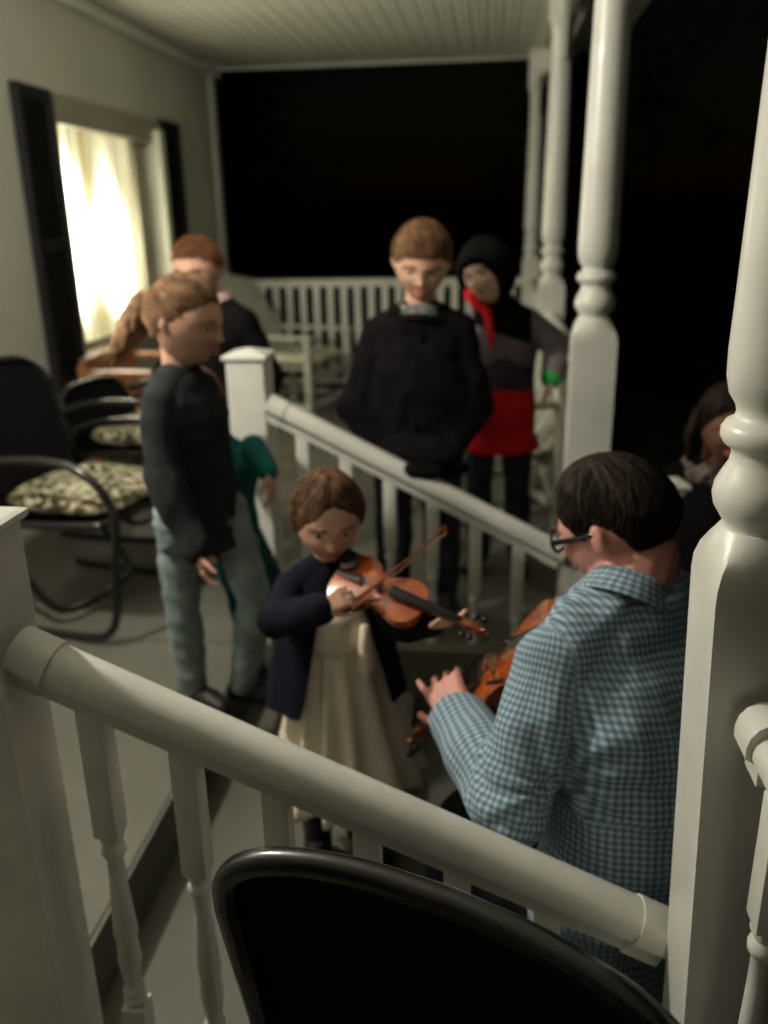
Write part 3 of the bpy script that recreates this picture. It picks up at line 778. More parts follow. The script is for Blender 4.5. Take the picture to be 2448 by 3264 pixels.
    def strands(s, parent, style, m, seed, part, n=2400):
        A, Z, th = HAIR[style]; r_ = np.random.RandomState(seed+100)
        d = r_.randn(n*3, 3); d /= np.linalg.norm(d, axis=1)[:, None]
        def surf(d, lift):
            x, y, z = head_shape(d[:, 0], d[:, 1], d[:, 2], fat=s.fat)
            az = np.degrees(np.arctan2(np.abs(d[:, 0]), d[:, 1])); zl = np.interp(az, A, Z)
            mk = ss(z, zl-.02, zl+.06)*(.10+.90*ss(z, zl, zl+.32)); t = th*mk+lift*ss(z-zl, -.03, .04)-.05*(1-ss(z-zl, -.05, .01))
            L = np.sqrt(x*x+y*y+z*z)+1e-6; k = 1+t/L
            return np.stack([x*k, y*k, z*k], 1), z-zl
        _, dz = surf(d, 0); d = d[dz > .01][:n]; n = len(d)
        pole = np.array([.05, -.35, .93]) if style != 'pony' else np.array([0, -.97, .22]); sg = -1 if style == 'pony' else 1
        pole = pole/np.linalg.norm(pole); ln = (.30+.35*r_.rand(n))[:, None]*(.5 if style == 'short' else 1); jit = r_.randn(n, 3)*.22
        m_ = 6; P = []
        lift = .002+.010*r_.rand(n); fly = np.where(r_.rand(n) < .08, .04*r_.rand(n), 0)
        for i in range(m_):
            p, dz = surf(d, lift+fly*(i/(m_-1))**2+.004*math.sin(math.pi*i/(m_-1))); P.append(p)
            tg = sg*((d@pole)[:, None]*d-pole); tg /= np.linalg.norm(tg, axis=1)[:, None]+1e-6
            tg = tg+jit; tg -= d*np.sum(tg*d, 1)[:, None]; d = d+tg*ln/m_; d /= np.linalg.norm(d, axis=1)[:, None]
        P = np.stack(P, 1)                      # n, m, 3
        T = np.gradient(P, axis=1); T /= np.linalg.norm(T, axis=2)[:, :, None]+1e-9
        nr = P/np.linalg.norm(P, axis=2)[:, :, None]; B = np.cross(T, nr)
        w = (.0035+.0045*r_.rand(n))[:, None, None]*np.array([.5, .9, 1, .9, .6, .08])[None, :, None]
        V = np.stack([P+B*w, P-B*w, P+nr*w*.8], 2)      # n, m, 3corner, 3
        V = (V.reshape(-1, 3)*s.hh)@s.R.T+np.array(s.c)
        F = []
        for i in range(n):
            for j in range(m_-1):
                a = (i*m_+j)*3
                for c in range(3):
                    e = (c+1) % 3; F.append((a+c, a+e, a+3+e, a+3+c))
        g = G(); g.V = [tuple(v) for v in V]; g.F = F
        o = g.obj('hair_strands', m, parent, smooth=True, merge=False, kind='stuff'); return o
def bpy_ball(name, m, c, r, parent):
    g = G(); g.ball(c, r, nu=14, nv=10); return g.obj(name, m, parent, smooth=True, merge=False)

def hand(g, wrist, d, palm, L, side, curl=.5, spread=.22, thumb=.7, wr=None):
    """five separate bent fingers; d: pointing dir, palm: palm normal (towards the palm), side: +1 thumb to the s side"""
    d = V3(d).normalized(); p = V3(palm); p = (p-d*p.dot(d)).normalized(); s = d.cross(p)*side
    w_ = V3(wrist); pl = L*.50; pw = L*.20
    r = L*.115
    a = w_+d*L*.06; 
    for k in (-1, -.33, .33, 1):
        g.cap(a+s*k*pw*.55, w_+d*pl+s*k*pw*.95, r*.95, r*.80, 10)
    FL = [.40, .46, .43, .33]
    for i, k in enumerate((1, .36, -.3, -.95)):
        b = w_+d*pl*.98+s*k*pw*1.05; ang = spread*k; dd = (d*math.cos(ang)+s*math.sin(ang)).normalized()
        fl = L*FL[i]; fr = L*(.058-.004*abs(k)); c = curl[i] if isinstance(curl, (list, tuple)) else curl
        for j, (q, m_) in enumerate(((.45, .5), (.30, 1.15), (.25, 1.0))):
            rotax = dd.cross(p).normalized(); dd = (Matrix.Rotation(c*m_*(1.0), 3, rotax)@dd).normalized()
            e = b+dd*fl*q; g.cap(b, e, fr*(1-.08*j), fr*(1-.08*(j+1)), 8); b = e
    b = w_+d*L*.10+s*pw*1.0; dd = (d*.62+s*.75*thumb+p*.35).normalized(); fr = L*.066
    for j, q in enumerate((.20, .15, .13)):
        e = b+dd*L*q*1.1; g.cap(b, e, fr*(1.1-.1*j), fr*(1-.1*j), 8); b = e; dd = (dd+d*.28+p*.15).normalized()

class Fig:
    """joints in world coordinates; sw: half shoulder width"""
    def __init__(s, J, sw, depth=.62, belly=1.0, ls=1.0, arm=1.0):
        s.J = {k: V3(v) for k, v in J.items()}; s.sw = sw; s.depth = depth; s.belly = belly; s.ls = ls; s.am = arm
    def torso(s, g, inf=0.0, z0=0.0, hem=None, n=20, shoulder=True, flare=0.0):
        J = s.J; sw = s.sw; side1 = (J['hipR']-J['hipL']).normalized(); side2 = (J['shR']-J['shL']).normalized()
        pv = (J['hipL']+J['hipR'])/2; ch = (J['shL']+J['shR'])/2; nb = J['neck']; ax = (ch-pv)
        L = ax.length; axn = ax.normalized()
        st_ = [(-.26, .62, .60), (-.12, .86, .86), (.03, .88, .90), (.22, .84*s.belly, .88*s.belly), (.42, .80*s.belly, .86*s.belly), (.62, .90, .95), (.80, 1.0, 1.0), (.93, .97, .84), (1.0, .86, .66)]
        if hem is not None:
            st_ = [(hem, .98+flare, 1.06+flare)]+[q for q in st_ if q[0] > hem+.06]
        rings = []
        for t, w_, d_ in st_:
            sd = side1.lerp(side2, min(1, max(0, t))).normalized(); fr = axn.cross(sd).normalized()
            c = pv+ax*t
            if 'bend' in J and t > 0: c = c+(J['bend'])*math.sin(math.pi*min(t, 1))
            a = sw*w_*.93+inf; b = sw*d_*s.depth+inf
            rings.append([c+sd*a*math.copysign(abs(math.cos(q))**.85, math.cos(q))+fr*b*math.sin(q) for q in [2*math.pi*k/n for k in range(n)]])
        # shoulders sloping into the neck
        fr = axn.cross(side2).normalized()
        up2 = (nb-ch)
        for t, w_, d_ in ((.55, .58, .50), (1.0, .36, .40)):
            c = ch+up2*t
            rings.append([c+side2*(sw*w_+inf)*math.cos(q)+fr*(sw*d_*.8+inf)*math.sin(q) for q in [2*math.pi*k/n for k in range(n)]])
        g.loft(rings)
        for S in 'LR':
            m_ = nb.lerp(J['sh'+S], .25); g.cap(m_-V3((0, 0, sw*.06)), J['sh'+S].lerp(ch, .12)-V3((0, 0, sw*.05)), sw*.27+inf, sw*.22+inf*.9)
        return g
    def arm(s, g, S, inf=0.0, end=1.0, slack=0.0, start=0.0):
        J = s.J; sh, el, wr = J['sh'+S], J['el'+S], J['wr'+S]; r = s.sw*s.am
        w2 = el+(wr-el)*end
        sh = sh+((J['shL']+J['shR'])/2-sh)*.14-V3((0, 0, r*.06)); g.cap(sh, el, r*.26+inf*.9, r*.205+inf+slack*.8); g.cap(el, w2, r*.215+inf+slack, r*.15*1.0+(r*.05)*(1-end)+inf+slack*.8)
    def leg(s, g, S, inf=0.0, end=1.0, slack=0.0):
        J = s.J; hp, kn, an = J['hip'+S], J['kn'+S], J['an'+S]; r = s.sw*s.ls
        g.cap(hp, kn, r*.43+inf, r*.29+inf+slack*.5); a2 = kn+(an-kn)*end
        g.cap(kn, kn.lerp(a2, .35), r*.29+inf+slack*.5, r*.29+inf+slack*.6); g.cap(kn.lerp(a2, .35), a2, r*.29+inf+slack*.6, r*.19+inf+slack)
    def foot(s, g, S, d, L, inf=0.0):
        a = s.J['an'+S]; d = V3(d).normalized(); z = a.z-s.J['floor'+S].z if ('floor'+S) in s.J else .06
        h = V3((a.x, a.y, a.z))-V3((0, 0, z-.032-inf))
        g.cap(a, h-d*L*.12, s.sw*.18+inf, L*.15+inf); g.cap(h-d*L*.12, h+d*L*.38-V3((0, 0, .002)), L*.15+inf, L*.17+inf); g.cap(h+d*L*.38-V3((0, 0, .002)), h+d*L*.66-V3((0, 0, .010)), L*.17+inf, L*.12+inf)
    def body(s, hd, parent, hands, m='skin', vox=.004, neck=.30):
        g = G(); hd.skull(g); hd.neck(g, s.J['neck']-V3((0, 0, .01)), s.sw*neck)
        s.torso(g)
        for S in 'LR':
            s.arm(g, S); s.leg(g, S)
            if S in hands: hand(g, s.J['wr'+S], *hands[S])
            s.foot(g, S, s.J['toe'+S], s.J['fl'].x)
        return remesh(g, 'body', m, parent, vox, 2)

def standing(x, y, z0, H, face, sw, lean=(0, 0), fwd_lean=0.0, hh=None, footl=None, **ov):
    """default standing joints; face = facing azimuth (radians); overrides are world coordinates"""
    f = V3((math.cos(face), math.sin(face), 0)); l = V3((-f.y, f.x, 0)); hh = hh or H*.165
    P = lambda a, b, z: V3((x, y, z0))+l*a+f*b+V3((lean[0]*z, lean[1]*z, z))+f*fwd_lean*max(0, z-.5*H)
    shz = H-hh*1.34
    J = dict(neck=P(0, -.01, shz+.035), shL=P(sw, -.005, shz-.01), shR=P(-sw, -.005, shz-.01), hipL=P(sw*.48, 0, H*.49), hipR=P(-sw*.48, 0, H*.49),
             knL=P(sw*.52, .015, H*.27), knR=P(-sw*.52, .015, H*.27), anL=P(sw*.55, -.01, .065), anR=P(-sw*.55, -.01, .065),
             elL=P(sw*1.30, -.03, shz-.19*H), elR=P(-sw*1.30, -.03, shz-.19*H), wrL=P(sw*1.35, .04, shz-.34*H), wrR=P(-sw*1.35, .04, shz-.34*H),
             toeL=f+l*.25, toeR=f-l*.25, fl=V3((footl or H*.14, 0, 0)))
    for k, v in ov.items(): J[k] = V3(v)
    hc = P(0, .035, H-hh*.5)
    return J, hc, f, l
def shoes(F, parent, m='shoe', size=.0, name='shoe'):
    for S in 'LR':
        g = G(); F.foot(g, S, F.J['toe'+S], F.J['fl'].x, .008+size); remesh(g, name, m, parent, .006, 2)
def trousers(F, parent, m, inf=.010, slack=.010, vox=.006, fold=.004, seed=0, end=.97, label=None):
    g = G(); F.torso_low = True
    J = F.J; pv = (J['hipL']+J['hipR'])/2; sd = (J['hipR']-J['hipL']).normalized(); upv = ((J['shL']+J['shR'])/2-pv).normalized(); fr = upv.cross(sd).normalized()
    sw = F.sw; rings = []
    for t, w_, d_ in ((-.30, .5, .5), (-.12, .93, .95), (.06, .88, .88), (.16, .70, .70)):
        c = pv+upv*sw*t*1.6; rings.append([c+sd*(sw*w_*.95+inf)*math.cos(q)+fr*(sw*d_*F.depth+inf)*math.sin(q) for q in [2*math.pi*k/18 for k in range(18)]])
    g.loft(rings)
    for S in 'LR': F.leg(g, S, inf, end, slack)
    return remesh(g, 'trousers', m, parent, vox, 3, fold, 11, seed, stretch=(1, 1, 1.8), label=label)
def top(F, parent, m, name='sweater', inf=.014, hem=-.20, end=.96, slack=.010, vox=.006, fold=.006, seed=0, arms='LR', flare=0.0, post=None, fscale=8, label=None, stretch=(1, 1, .6), extra=None):
    g = G(); F.torso(g, inf, hem=hem, flare=flare)
    if extra: extra(g)
    for S in arms: F.arm(g, S, inf*.8, end, slack)
    return remesh(g, name, m, parent, vox, 4, fold, fscale, seed, post=post, label=label, stretch=stretch)
def collar(parent, F, hd, m, r=.055, h=.03, name='collar', label=None, tilt=.25, voff=0):
    nb = F.J['neck']; ax = (hd.w(0, -.13, -.25)-nb).normalized(); x = ax.orthogonal().normalized(); y = ax.cross(x); rings = []
    for t, k in ((0, 1.12), (.5, 1.02), (1, 1.0), (1.0, .88), (.4, .86)):
        rings.append([nb+ax*(h*t+voff)+(x*math.cos(q)+y*math.sin(q))*r*k for q in [2*math.pi*j/28 for j in range(28)]])
    g = G(); g.loft(rings, cap=False); o = g.obj(name, m, parent, smooth=True)
    if label: o['label'] = label
    return o

# ---------- violin
HW = [(0, .0), (.006, .10), (.02, .165), (.05, .215), (.10, .258), (.16, .283), (.22, .292), (.29, .286), (.36, .262), (.395, .240), (.405, .228), (.43, .190), (.47, .166), (.52, .157), (.57, .160), (.61, .176), (.635, .200), (.65, .196), (.69, .214), (.75, .232), (.80, .235), (.86, .224), (.92, .190), (.96, .140), (.985, .085), (1.0, .03)]
def violin(label, end, scroll, normal, shoulder_rest=False):
    """end: button end; scroll: scroll tip; normal: outward direction of the top plate"""
    end = V3(end); sc = V3(scroll); X = (sc-end); tot = X.length; X.normalize(); Z = V3(normal); Z = (Z-X*Z.dot(X)).normalized(); Y = Z.cross(X)
    L = tot/1.66
    t = thing('violin', label, 'violin', end, 'violins')
    W = lambda x, y, z: end+(X*x+Y*y+Z*z)*L
    out = [(x, h) for x, h in HW]+[(x, -h) for x, h in reversed(HW[1:-1])]
    def plate(z0, z1, k, arch):
        rings = []
        for z, q in ((z0, k), (z1, k)):
            rings.append([W((x-.5)*q+.5, h*q, z) for x, h in out])
        for a in (.85, .6, .3, .05):
            rings.append([W((x-.47)*k*a+.47, h*k*a, z1+arch*(1-a*a)) for x, h in out])
        return rings
    g = G(); g.loft([[W(x, h*.965, -.085) for x, h in out], [W(x, h*.965, 0) for x, h in out]]); g.obj('ribs', 'violin_rib', t)
    g = G(); g.loft(plate(0, .010, 1.0, .040)); g.obj('top_plate', 'violin_top', t, smooth=40)
    r = plate(0, .010, 1.0, .035); r = [[p-Z*(2*((p-end).dot(Z)))-Z*.085*L for p in q] for q in r]
    g = G(); g.loft(r); g.obj('back_plate', 'violin_top', t, smooth=40)
    g = G(); g.obox(W(.92, 0, .012), W(1.42, 0, .035), .070*L, .050*L, up=Z, bev=.008*L); g.obj('neck', 'violin_rib', t)
    g = G(); g.loft([[W(x, s_*w_, z+dz) for s_, dz in ((-1, 0), (-.6, .016), (0, .022), (.6, .016), (1, 0), (0, -.004))] for x, w_, z in ((.66, .058, .085), (1.37, .035, .058))]); g.obj('fingerboard', 'ebony', t, smooth=30)
    g = G(); g.obox(W(.52, -.058, .045), W(.52, .058, .045), .022*L, .0*L+.05*L, up=Z); g.V = g.V; g.loft([[W(.527, -.06, .045), W(.527, .06, .045), W(.527, .05, .115), W(.527, 0, .128), W(.527, -.05, .115)], [W(.513, -.06, .045), W(.513, .06, .045), W(.513, .05, .115), W(.513, 0, .128), W(.513, -.05, .115)]]); g.obj('bridge', 'maple', t, merge=False)
    g = G(); g.loft([[W(x, s_*w_, z+dz) for s_, dz in ((-1, 0), (0, .016), (1, 0), (0, -.008))] for x, w_, z in ((.02, .020, .035), (.32, .050, .085))]); g.obj('tailpiece', 'ebony', t, smooth=30)
    g = G(); g.ball(W(.09, .13, .050), (.10*L, .085*L, .020*L), Matrix([[X.x, Y.x, Z.x], [X.y, Y.y, Z.y], [X.z, Y.z, Z.z]])); g.obj('chin_rest', 'ebony', t, smooth=True)
    for i, k in enumerate((-1.5, -.5, .5, 1.5)):
        g = G(); g.tube([W(.32, k*.022, .095), W(.52, k*.03, .130), W(1.37, k*.014, .083), W(1.43, k*.012, .04)], .0009, 5); g.obj('string', 'blackmetal', t)
    # f holes, shallow dark inlays following the arching
    for k in (-1, 1):
        g = G(); g.tube([W(.44, k*.135, .030), W(.455, k*.150, .028), W(.475, k*.140, .032), W(.52, k*.125, .037), W(.57, k*.108, .040), W(.585, k*.095, .042), W(.60, k*.105, .038)], .010*L, 6, smooth=3); g.obj('sound_hole', 'ebony', t, smooth=True)
    # peg box and scroll
    g = G(); g.loft([[W(x, s_*w_, z+dz*h) for s_, dz in ((-1, 1), (1, 1), (1, -1), (-1, -1))] for x, w_, z, h in ((1.40, .032, .030, .035), (1.48, .030, .010, .040), (1.56, .024, -.015, .032), (1.61, .018, -.035, .024))])
    g.obj('peg_box', 'violin_rib', t)
    g = G(); pts = []
    for k in range(22):
        a = k/21*3.6*math.pi/1.6; rr = .050*(1-k/30); pts.append(W(1.61+math.cos(a+1.2)*rr, 0, -.02+math.sin(a+1.2)*rr))
    g.tube(pts, lambda q: L*(.018-.006*q), 8); g.ball(W(1.61, 0, -.02), L*.024, nu=10, nv=8); g.obj('scroll', 'violin_rib', t, smooth=True)
    for i, x in enumerate((1.44, 1.48, 1.52, 1.56)):
        k = 1 if i % 2 else -1
        g = G(); g.tube([W(x, -k*.03, .005), W(x, k*.085, .005)], L*.009, 6); g.ball(W(x, k*.105, .005), (L*.030, L*.030, L*.030), nu=10, nv=8); g.obj('tuning_peg', 'ebony', t, smooth=True)
    return t, W

# ---------------------------------------------------------------- 1 the man in the checked shirt
P_ = thing('person', 'man in blue checked shirt and black glasses, seen from behind, bending over a violin', 'person', (.2, 1.5, -.51))
hf = V3((-.80, .52, -.42))
hd = Head((.243, 1.545, .862), hf, .238, up=(-.25, .12, .95), fat=.16, ear=1.3)
J = dict(neck=(.262, 1.475, .765), shL=(.105, 1.335, .685), shR=(.415, 1.60, .695), hipL=(.17, 1.31, .10), hipR=(.34, 1.45, .10), bend=V3((.045, -.045, .0)),
         knL=(-.02, 1.58, .14), knR=(.12, 1.78, -.38), anL=(-.07, 1.62, -.27), anR=(.36, 1.52, -.44), floorL=(0, 0, -.34), floorR=(0, 0, -.50),
         elL=(.055, 1.235, .455), elR=(.28, 1.80, .50), wrL=(-.040, 1.470, .475), wrR=(.20, 1.90, .50), toeL=(-.7, .5, 0), toeR=(-.5, .5, -.6), fl=V3((.25, 0, 0)))
F = Fig(J, .205, depth=.66, belly=1.12, ls=.98, arm=1.0)
F.body(hd, P_, {'L': ((-.36, .66, .34), (.55, .15, -.75), .165, 1, [.25, .6, .8, .85], .26, .85), 'R': ((-.6, -.1, -.3), (-.2, 0, -1), .175, 1, .6)}, 'skinpink', .0045, neck=.345)
hd.face(P_)
hd.hair(P_, 'man', 'hair_dark', seed=3, cow=.05)
trousers(F, P_, 'black_cloth', .014, .014, .008, .005, 3)
shoes(F, P_)
def shirt_uv(co, nr, me):
    J = F.J; pv = (J['hipL']+J['hipR'])/2; ch = (J['shL']+J['shR'])/2
    segs = [(pv-(ch-pv)*.3, ch+(ch-pv)*.35, .19, 0.0), (J['shL'], J['elL'], .062, .012), (J['elL'], J['wrL'], .052, .012), (J['shR'], J['elR'], .062, .012), (J['elR'], J['wrR'], .052, .012)]
    best = np.full(len(co), 1e9); uv = np.zeros((len(co), 3))
    back = np.array([.62, -.78, 0.0])
    for i, (a, b, R, off) in enumerate(segs):
        a = np.array(a); b = np.array(b); d = b-a; L = np.linalg.norm(d); d = d/L
        t = np.clip((co-a)@d, 0, L); c = a+t[:, None]*d; dist = np.linalg.norm(co-c, axis=1)/R
        ref = back-d*(back@d); ref /= np.linalg.norm(ref); bi = np.cross(d, ref)
        q = co-c; ang = np.arctan2(q@bi, q@ref); u = ang*R*(.92 if i else 1.0); v = (co-a)@d
        if i == 0:
            # yoke: cloth cut square to the shoulders
            yk = v > .50; u2 = q@bi
            u = np.where(yk, u2*1.15+.004, u)
        m_ = dist < best; best[m_] = dist[m_]; uv[m_] = np.stack([u, v, u*0], 1)[m_]
    at_ = me.attributes.new('cloth', 'FLOAT_VECTOR', 'POINT'); at_.data.foreach_set('vector', uv.astype('f').ravel())
    # deep soft folds radiating from the arm pit
    ap = np.array([.14, 1.27, .52]); q = co-ap; r = np.linalg.norm(q, axis=1); an = np.arctan2(q[:, 2], q[:, 0]*.7+q[:, 1]*-.3)
    d = .0055*np.sin(an*9+vnoise(co, 8, 2)*2.0)*np.exp(-(r/.20)**2)*np.clip(r/.05, 0, 1)
    q2 = co-np.array(J['elL']); r2 = np.linalg.norm(q2, axis=1)
    d += .004*np.sin(((co-np.array(J['elL']))@np.array([.2, -.3, .9]))*150+vnoise(co, 12, 4)*2)*np.exp(-(r2/.10)**2)
    wz = co[:, 2]; d += .009*np.sin(wz*52+co[:, 0]*16+vnoise(co, 7, 9)*3)*np.exp(-((wz-.17)/.13)**2)
    sv = uv[:, 1]; d += np.where((uv[:, 1] > .45) & (uv[:, 1] < .55), .0022*np.exp(-((sv-.50)/.006)**2), 0)
    return co+nr*d[:, None]
g = G(); F.torso(g, .020, hem=-.16, flare=.03)
for S in 'LR': F.arm(g, S, .012, .97, .014)
sh_ = remesh(g, 'shirt', 'gingham', P_, .0055, 4, .0100, 6.5, 5, post=shirt_uv, stretch=(1, 1, .8))
# collar: folded band lying over the yoke
nb = F.J['neck']; ax = (hd.w(0, -.13, -.25)-nb).normalized(); x_ = ax.orthogonal().normalized(); y_ = ax.cross(x_); rings = []
for h_, k in ((-.040, 1.46), (-.034, 1.50), (-.004, 1.24), (.014, 1.12), (.010, 1.06), (-.012, 1.08), (-.03, 1.14)):
    rings.append([nb+ax*h_+(x_*math.cos(q)+y_*math.sin(q))*.066*k*(1+.05*math.sin(2*q)) for q in [2*math.pi*j/40 for j in range(40)]])
g = G(); g.loft(rings, cap=False); co_ = g.obj('shirt_collar', 'gingham', P_, smooth=True)
cu = np.array([(math.atan2((v.co+P_.location-nb).dot(y_), (v.co+P_.location-nb).dot(x_))*.075, (v.co+P_.location-nb).dot(ax), 0) for v in co_.data.vertices])
a_ = co_.data.attributes.new('cloth', 'FLOAT_VECTOR', 'POINT'); a_.data.foreach_set('vector', cu.astype('f').ravel())
# glasses
gl = bpy.data.objects.new('glasses', None); link(gl, P_)
for k in (-1, 1):
    g = G(); g.tube([hd.w(k*.29, .40, .03), hd.w(k*.385, .10, .045), hd.w(k*.405, -.02, .055), hd.w(k*.40, -.08, .02)], .0055, 8, smooth=4); g.obj('temple', 'glass_frame', gl, smooth=True)
    g = G(); g.tube([hd.w(k*.15+.125*math.cos(a), .47-.04*abs(math.cos(a)), .01+.085*math.sin(a)) for a in [2*math.pi*i/20 for i in range(20)]], .0036, 8, closed=True); g.obj('rim', 'glass_frame', gl, smooth=True)
g = G(); g.tube([hd.w(-.03, .485, .03), hd.w(0, .495, .04), hd.w(.03, .485, .03)], .0024, 8); g.obj('bridge_piece', 'glass_frame', gl)
# his violin
violin('full size reddish brown violin held under the chin of the man in the checked shirt', (.135, 1.455, .700), (-.165, 1.665, .272), (-.60, -.18, .74))

# ---------------------------------------------------------------- 2 small girl with the violin
P_ = thing('person', 'small girl in navy cardigan and cream dress playing an orange violin on the steps', 'person', (-.35, 1.8, -.17))
J, hc, f, l = standing(-.352, 1.80, -.17, 1.065, rad(-66), .108, hh=.196,
    elR=(-.448, 1.655, .585), wrR=(-.318, 1.545, .672), elL=(-.185, 1.705, .560), wrL=(-.108, 1.600, .618))
hd = Head((-.347, 1.765, .792), (.30, -.90, -.30), .200, up=(.10, -.2, .95), fat=.10)
F = Fig(J, .108, depth=.66)
F.body(hd, P_, {'R': ((.75, .05, .45), (.1, .8, -.5), .085, -1, .75, .12, .6), 'L': ((.92, -.25, .30), (-.1, .1, .95), .095, 1, .28, .15, .9)}, 'skin', .0038)
hd.face(P_, mouth=.8)
hd.hair(P_, 'girl', 'hair_girl', seed=11, part=.09, cow=.02, fr=.45)
top(F, P_, 'navy', 'cardigan', .012, -.22, .94, .008, .005, .004, 4)
# cardigan body hangs open and long down to the hips at both sides of the skirt
for sx in (-1, 1):
    rings = []
    for i in range(13):
        t_ = i/12; z_ = .60-.25*t_; low = .112+.052*t_
        outer = []; inner = []
        a0, a1 = rad(28+14*t_), rad(178)
        for k in range(19):
            a = a0+(a1-a0)*k/18; R = low+.006*math.sin(k*1.3+t_*2+sx)*t_
            zz = z_-.02*t_*math.sin(a)
            for lst, d_ in ((outer, 0), (inner, -.010)):
                lst.append(V3((-.350, 1.80, zz))+l*(sx*(R+d_)*math.sin(a)*1.04)+f*((R+d_)*math.cos(a)*.92))
        rings.append(outer+inner[::-1])
    g = G(); g.loft(rings); g.obj('cardigan_panel', 'navy', P_, smooth=50)
# dress: gathered cream skirt with deep folds, bodice under the cardigan
rings = []
for i in range(26):
    t_ = i/25; z = .56-.49*t_; R0 = .074+.092*t_**1.15
    rg = []
    for k in range(96):
        a = 2*math.pi*k/96
        R = R0*(1+.170*(.25+.75*t_)*math.sin(a*13+1.2*math.sin(a*3))+.04*t_*math.sin(a*5+t_*2))
        rg.append(V3((-.345+.02*t_, 1.79, z+.010*t_*math.sin(a*3)))+l*(R*math.cos(a)*1.08)+f*(R*math.sin(a)*.92))
    rings.append(rg)
g = G(); g.loft(rings); g.obj('dress', 'cream', P_, smooth=True)
g = G(); c = V3((-.345, 1.79, .50)); g.loft([[c+V3((0, 0, dz))+l*(r_*math.cos(a)*1.05)+f*(r_*math.sin(a)*.95) for a in [2*math.pi*k/30 for k in range(30)]] for dz, r_ in ((-.035, .088), (.0, .096), (.05, .094), (.08, .080), (.09, .045))]); g.obj('bodice', 'cream', P_, smooth=True)
# pale sash ends hanging at the waist
g = G(); p0 = V3((-.345, 1.79, .49))+f*.104+l*.045
g.loft([[p0+l*(x*w_)+f*(.006*s_+o_)+V3((0, 0, z)) for x, s_ in ((-1, 0), (0, 1), (1, 0), (0, -1))] for z, w_, o_ in ((.06, .010, -.004), (.02, .018, .004), (-.04, .022, .008), (-.075, .016, .004))]); g.obj('sash_bow', 'cream', P_, smooth=True)
collar(P_, F, hd, 'navy', .040, .012)
shoes(F, P_, size=.006, name='boot')
for S in 'LR':
    g = G(); g.cap(F.J['an'+S]+V3((0, 0, .0)), F.J['an'+S]+V3((0, 0, .11)), .036, .040); remesh(g, 'boot_shaft', 'shoe', P_, .006, 2)
t_, W = violin('small orange violin played by the small girl in the navy cardigan', (-.318, 1.690, .686), (.014, 1.520, .640), (-.10, -.55, .80))
# its bow
def bow(label, a, b, hair_off):
    t = thing('violin_bow', label, 'bow', a, 'violin bows')
    a = V3(a); b = V3(b); h = V3(hair_off); m = (a+b)/2
    g = G(); g.tube([a, a.lerp(b, .3)+h*.45, m+h*.35, a.lerp(b, .7)+h*.45, b], lambda q: .0034-.0012*q, 8, smooth=4); g.obj('stick', 'violin_rib', t, smooth=True)
    g = G(); g.obox(a.lerp(b, .06)+h, b+h*.9, .0035, .0010, up=h); g.obj('bow_hair', 'maple', t)
    g = G(); g.obox(a.lerp(b, .03)+h*.5, a.lerp(b, .10)+h*.5, .008, h.length*.9, up=h, bev=.001); g.obj('frog', 'ebony', t)
    g = G(); g.obox(b+h*.0, b+h*.9, .005, .009); g.obj('bow_tip', 'violin_rib', t)
bow('thin bow slanting up across the small orange violin', (-.290, 1.540, .668), (-.085, 1.76, .775), (.004, -.004, -.016))
bow('bow of the man in the checked shirt, reaching away behind his violin', (.16, 1.92, .46), (.005, 1.50, .585), (.004, -.004, -.012))

# ---------------------------------------------------------------- 3 older girl in the grey sweater
P_ = thing('person', 'girl with a ponytail, charcoal sweater and pale jeans, standing at the top of the steps', 'person', (-.80, 2.22, 0))
J, hc, f, l = standing(-.800, 2.205, 0, 1.275, rad(-16), .120, hh=.21, lean=(-.01, -.01),
    elR=(-.838, 2.060, .790), wrR=(-.752, 2.030, .590), elL=(-.775, 2.30, .80), wrL=(-.745, 2.28, .66),
    hipL=(-.735, 2.245, .635), hipR=(-.855, 2.165, .635), knR=(-.865, 2.175, .35), anR=(-.868, 2.205, .07), knL=(-.655, 2.200, .37), anL=(-.722, 2.235, .07))
hd = Head((-.785, 2.195, 1.165), (.97, -.22, -.20), .222, up=(.05, 0, 1), fat=.06)
F = Fig(J, .124, depth=.66, belly=1.0, ls=.98)
F.body(hd, P_, {'R': ((.25, -.1, -.95), (.7, .3, 0), .12, 1, .4, .12, .7), 'L': ((.2, 0, -.95), (-.7, 0, 0), .12, -1, .4, .12, .7)}, 'skin', .0042)
hd.face(P_)
hd.hair(P_, 'pony', 'hair_brown', seed=21, cow=.01, fr=.5)
g = G()
pts = [hd.w(.0, -.44, .12), hd.w(.06, -.60, .05), hd.w(.10, -.72, -.15), hd.w(.02, -.80, -.38), hd.w(-.10, -.86, -.60)]
g.tube(pts, lambda q: .013+.030*math.sin(math.pi*min(1, q*.85+.12)), 12, smooth=5)
def strand(co, nr, me): 
    return co+nr*(.006*vnoise(co*np.array([1, 1, .25]), 90, 3))[:, None]
remesh(g, 'ponytail', 'hair_brown', P_, .004, 1, post=strand)
g = G()
for i in range(26):
    a = rng.rand(3)-.5; b = rng.rand(3)-.5
    p = [V3(q)+V3(a)*.03+V3(b)*.05*(k/4) for k, q in enumerate(pts)]
    p[0] = pts[0]; p[-1] = p[-1]+V3((rng.rand()*-.05, 0, -.03*rng.rand())); g.tube(p, lambda q: .0028*(1-q*.8), 5, smooth=4)
g.obj('loose_strands', 'hair_brown', P_, smooth=True)
bpy_ball('hair_tie', 'black_cloth', hd.w(0, -.47, .115), .018, P_)
top(F, P_, 'sweater', 'sweater', .016, -.26, .95, .014, .006, .006, 7, flare=.04)
collar(P_, F, hd, 'sweater', .046, .016)
trousers(F, P_, 'jeans_pale', .010, .010, .006, .0045, 9)
shoes(F, P_)

